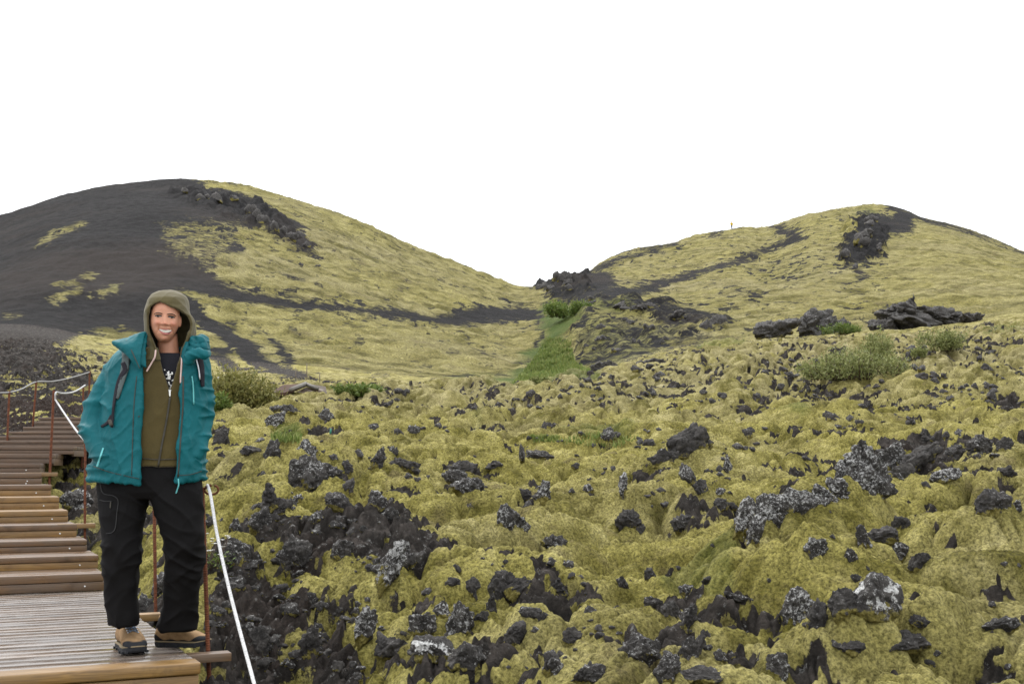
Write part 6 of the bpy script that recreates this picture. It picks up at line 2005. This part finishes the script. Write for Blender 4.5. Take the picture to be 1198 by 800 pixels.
# ---------------- backpack worn over the jacket (only its straps show)
bp = empty('backpack', PERSON)
tag(bp, 'small dark backpack on the woman\'s back, grey shoulder straps showing on the teal jacket', 'backpack')
bb = remeshed('backpack_body', xf(box(0.26, 0.16, 0.40, (0, 0, 0), 0.05), Matrix.Translation(W(184, 462, 0.27))), 0.01, 3)
obj('pack_body', bb, MAT_STRAPB, bp, PERSON)
s1 = ribbon('shoulder_strap', JAC_BVH, [(147, 409), (147.5, 420), (145.5, 434), (141, 450), (136, 466)], [8.5, 8.5, 8, 6.5, 5], 0.008, MAT_STRAP, bp, thick=0.010, nacross=5)
ribbon('adjuster_webbing', JAC_BVH, [(143.5, 424), (146.5, 432), (141, 441), (137, 452), (133.5, 470), (131.5, 490), (131, 500)], [5, 5.5, 4.5, 3.5, 2.6, 2.6, 2.6], 0.014, MAT_STRAPB, s1, thick=0.004)
ribbon('webbing_tail', JAC_BVH, [(130.5, 486), (126, 494), (118.5, 499)], [3.4, 3.2, 2.6], 0.012, MAT_STRAPB, s1, thick=0.004)
ribbon('strap_buckle', JAC_BVH, [(128.4, 491), (130.6, 498)], 4.0, 0.016, MAT_ZIP, s1, thick=0.008)
s2 = ribbon('shoulder_strap', JAC_BVH, [(233, 416), (235.2, 428), (236.4, 440), (237, 452)], [5.5, 5.5, 4.5, 3], 0.010, MAT_STRAPB, bp, thick=0.010, nacross=4)
ribbon('reflective_edge', JAC_BVH, [(229.5, 420), (232.5, 432), (234, 444)], 1.3, 0.014, MAT_HOOK, s2, thick=0.003)

# ---------------- the hiker on the far ridge
hk0 = hit(855, 266, 200)
bestY = None
ci = int(round(np.interp(855.5, cols, np.arange(NC))))
_, pyv = project(GX[:, ci], GY[:, ci], GZ[:, ci])
ri = int(np.argmin(np.where(rowsY > 150, pyv, 9e9)))
foot = Vector((float(GX[ri, ci]), float(GY[ri, ci]), float(GZ[ri, ci]) - 0.05))
hik = empty('person', foot); tag(hik, 'tiny hiker in a yellow jacket standing on the ridge of the right hand hill', 'person')
Hh = 1.75


def hp_(x, y, z): return Vector((x, y, z))


bodyv = merge(ellipsoid((0, -0.02, 1.62), (.09, .10, .125), 14, 12), tube([hp_(0, 0, 1.38), hp_(0, 0, 1.55)], .06, 10), tube([hp_(0, 0, .84), hp_(0, 0, 1.1), hp_(0, 0, 1.38)], [(.11, .16), (.11, .15), (.10, .19)], 14),
              tube([hp_(-.20, 0, 1.38), hp_(-.24, .02, 1.1), hp_(-.18, -.12, .95)], [.06, .05, .04], 10), tube([hp_(.20, 0, 1.38), hp_(.24, .02, 1.1), hp_(.2, -.1, .92)], [.06, .05, .04], 10),
              tube([hp_(-.09, 0, .88), hp_(-.10, -.03, .48), hp_(-.10, 0, .06), hp_(-.10, -.14, .04)], [.09, .065, .05, .045], 10), tube([hp_(.09, 0, .88), hp_(.11, 0, .48), hp_(.12, .05, .06), hp_(.13, -.08, .04)], [.09, .065, .05, .045], 10))
obj('body', remeshed('hiker_body', bodyv, 0.02, 2), MAT_SKIN, hik)
jk = merge(tube([hp_(0, 0, .80), hp_(0, 0, 1.1), hp_(0, 0, 1.36), hp_(0, 0, 1.46)], [(.15, .20), (.14, .19), (.13, .23), (.07, .09)], 16), tube([hp_(-.2, 0, 1.40), hp_(-.25, .02, 1.1), hp_(-.19, -.11, .96)], [.085, .07, .055], 10), tube([hp_(.2, 0, 1.40), hp_(.25, .02, 1.1), hp_(.21, -.09, .94)], [.085, .07, .055], 10))
obj('jacket', remeshed('hiker_jacket', jk, 0.02, 2), simple('yellow_jacket', (0.50, 0.33, 0.03), 0.8, 0.2, 0.1, 8), hik)
tr = merge(tube([hp_(-.09, 0, .92), hp_(-.10, -.03, .48), hp_(-.10, 0, .10)], [.12, .085, .07], 12), tube([hp_(.09, 0, .92), hp_(.11, 0, .48), hp_(.12, .05, .10)], [.12, .085, .07], 12))
obj('trousers', remeshed('hiker_trousers', tr, 0.02, 2), simple('blue_grey_trousers', (0.14, 0.15, 0.20), 0.8, 0.2, 0.1, 8), hik)
obj('hair', mesh_from('hiker_hair', *ellipsoid((0, 0.01, 1.66), (.105, .115, .115), 14, 10)), MAT_HAIR, hik)
# ------------------------------------------------------------------ camera, sky, sun
cam = bpy.data.cameras.new('camera'); co = bpy.data.objects.new('camera', cam); COL.objects.link(co)
cam.sensor_width = 36.0; cam.lens = 36.0 * F / 1198.0
cam.clip_start = 0.05; cam.clip_end = 3000
co.location = (0, 0, EYE); co.rotation_euler = (math.pi / 2 + PITCH, 0, 0)
scn.camera = co

w = bpy.data.worlds.new('World'); scn.world = w; w.use_nodes = True
nt = w.node_tree; bg = nt.nodes['Background']
SUN_EL, SUN_AZ = math.radians(52), math.radians(-45)
sky = nt.nodes.new('ShaderNodeTexSky'); sky.sky_type = 'NISHITA'; sky.sun_disc = False
sky.sun_elevation = SUN_EL; sky.sun_rotation = SUN_AZ; sky.air_density = 1.0; sky.dust_density = 4.0
# closed white cloud deck: an overcast sky is about three times brighter overhead than near the horizon
tcw = nt.nodes.new('ShaderNodeTexCoord'); sx = nt.nodes.new('ShaderNodeSeparateXYZ'); nt.links.new(tcw.outputs['Generated'], sx.inputs[0])
cr = nt.nodes.new('ShaderNodeValToRGB')
cr.color_ramp.elements[0].position = 0.0; cr.color_ramp.elements[0].color = (9.6, 9.75, 9.95, 1)
cr.color_ramp.elements[1].position = 1.0; cr.color_ramp.elements[1].color = (21.0, 21.2, 21.5, 1)
nt.links.new(sx.outputs[2], cr.inputs[0])
mx = nt.nodes.new('ShaderNodeMix'); mx.data_type = 'RGBA'; mx.inputs[0].default_value = 0.95
nt.links.new(sky.outputs[0], mx.inputs[6]); nt.links.new(cr.outputs[0], mx.inputs[7])
nt.links.new(mx.outputs[2], bg.inputs[0]); bg.inputs[1].default_value = 0.1

sl = bpy.data.lights.new('sun', 'SUN'); so = bpy.data.objects.new('sun', sl); COL.objects.link(so)
sl.energy = 1.5; sl.angle = math.radians(11); sl.color = (1.0, 0.97, 0.93)
# the bright part of the cloud cover stands high, a little beyond the scene
d = Vector((math.sin(SUN_AZ) * math.cos(SUN_EL), math.cos(SUN_AZ) * math.cos(SUN_EL), math.sin(SUN_EL)))
so.rotation_euler = (-d).to_track_quat('-Z', 'Y').to_euler()
so.location = d * 30

scn.view_settings.view_transform = 'Standard'; scn.view_settings.look = 'None'
scn.view_settings.exposure = 0.52; scn.view_settings.gamma = 1.0; scn.view_settings.use_curve_mapping = False
scn.render.resolution_x = 1024; scn.render.resolution_y = 683
scn.cycles.max_bounces = 6; scn.cycles.diffuse_bounces = 3
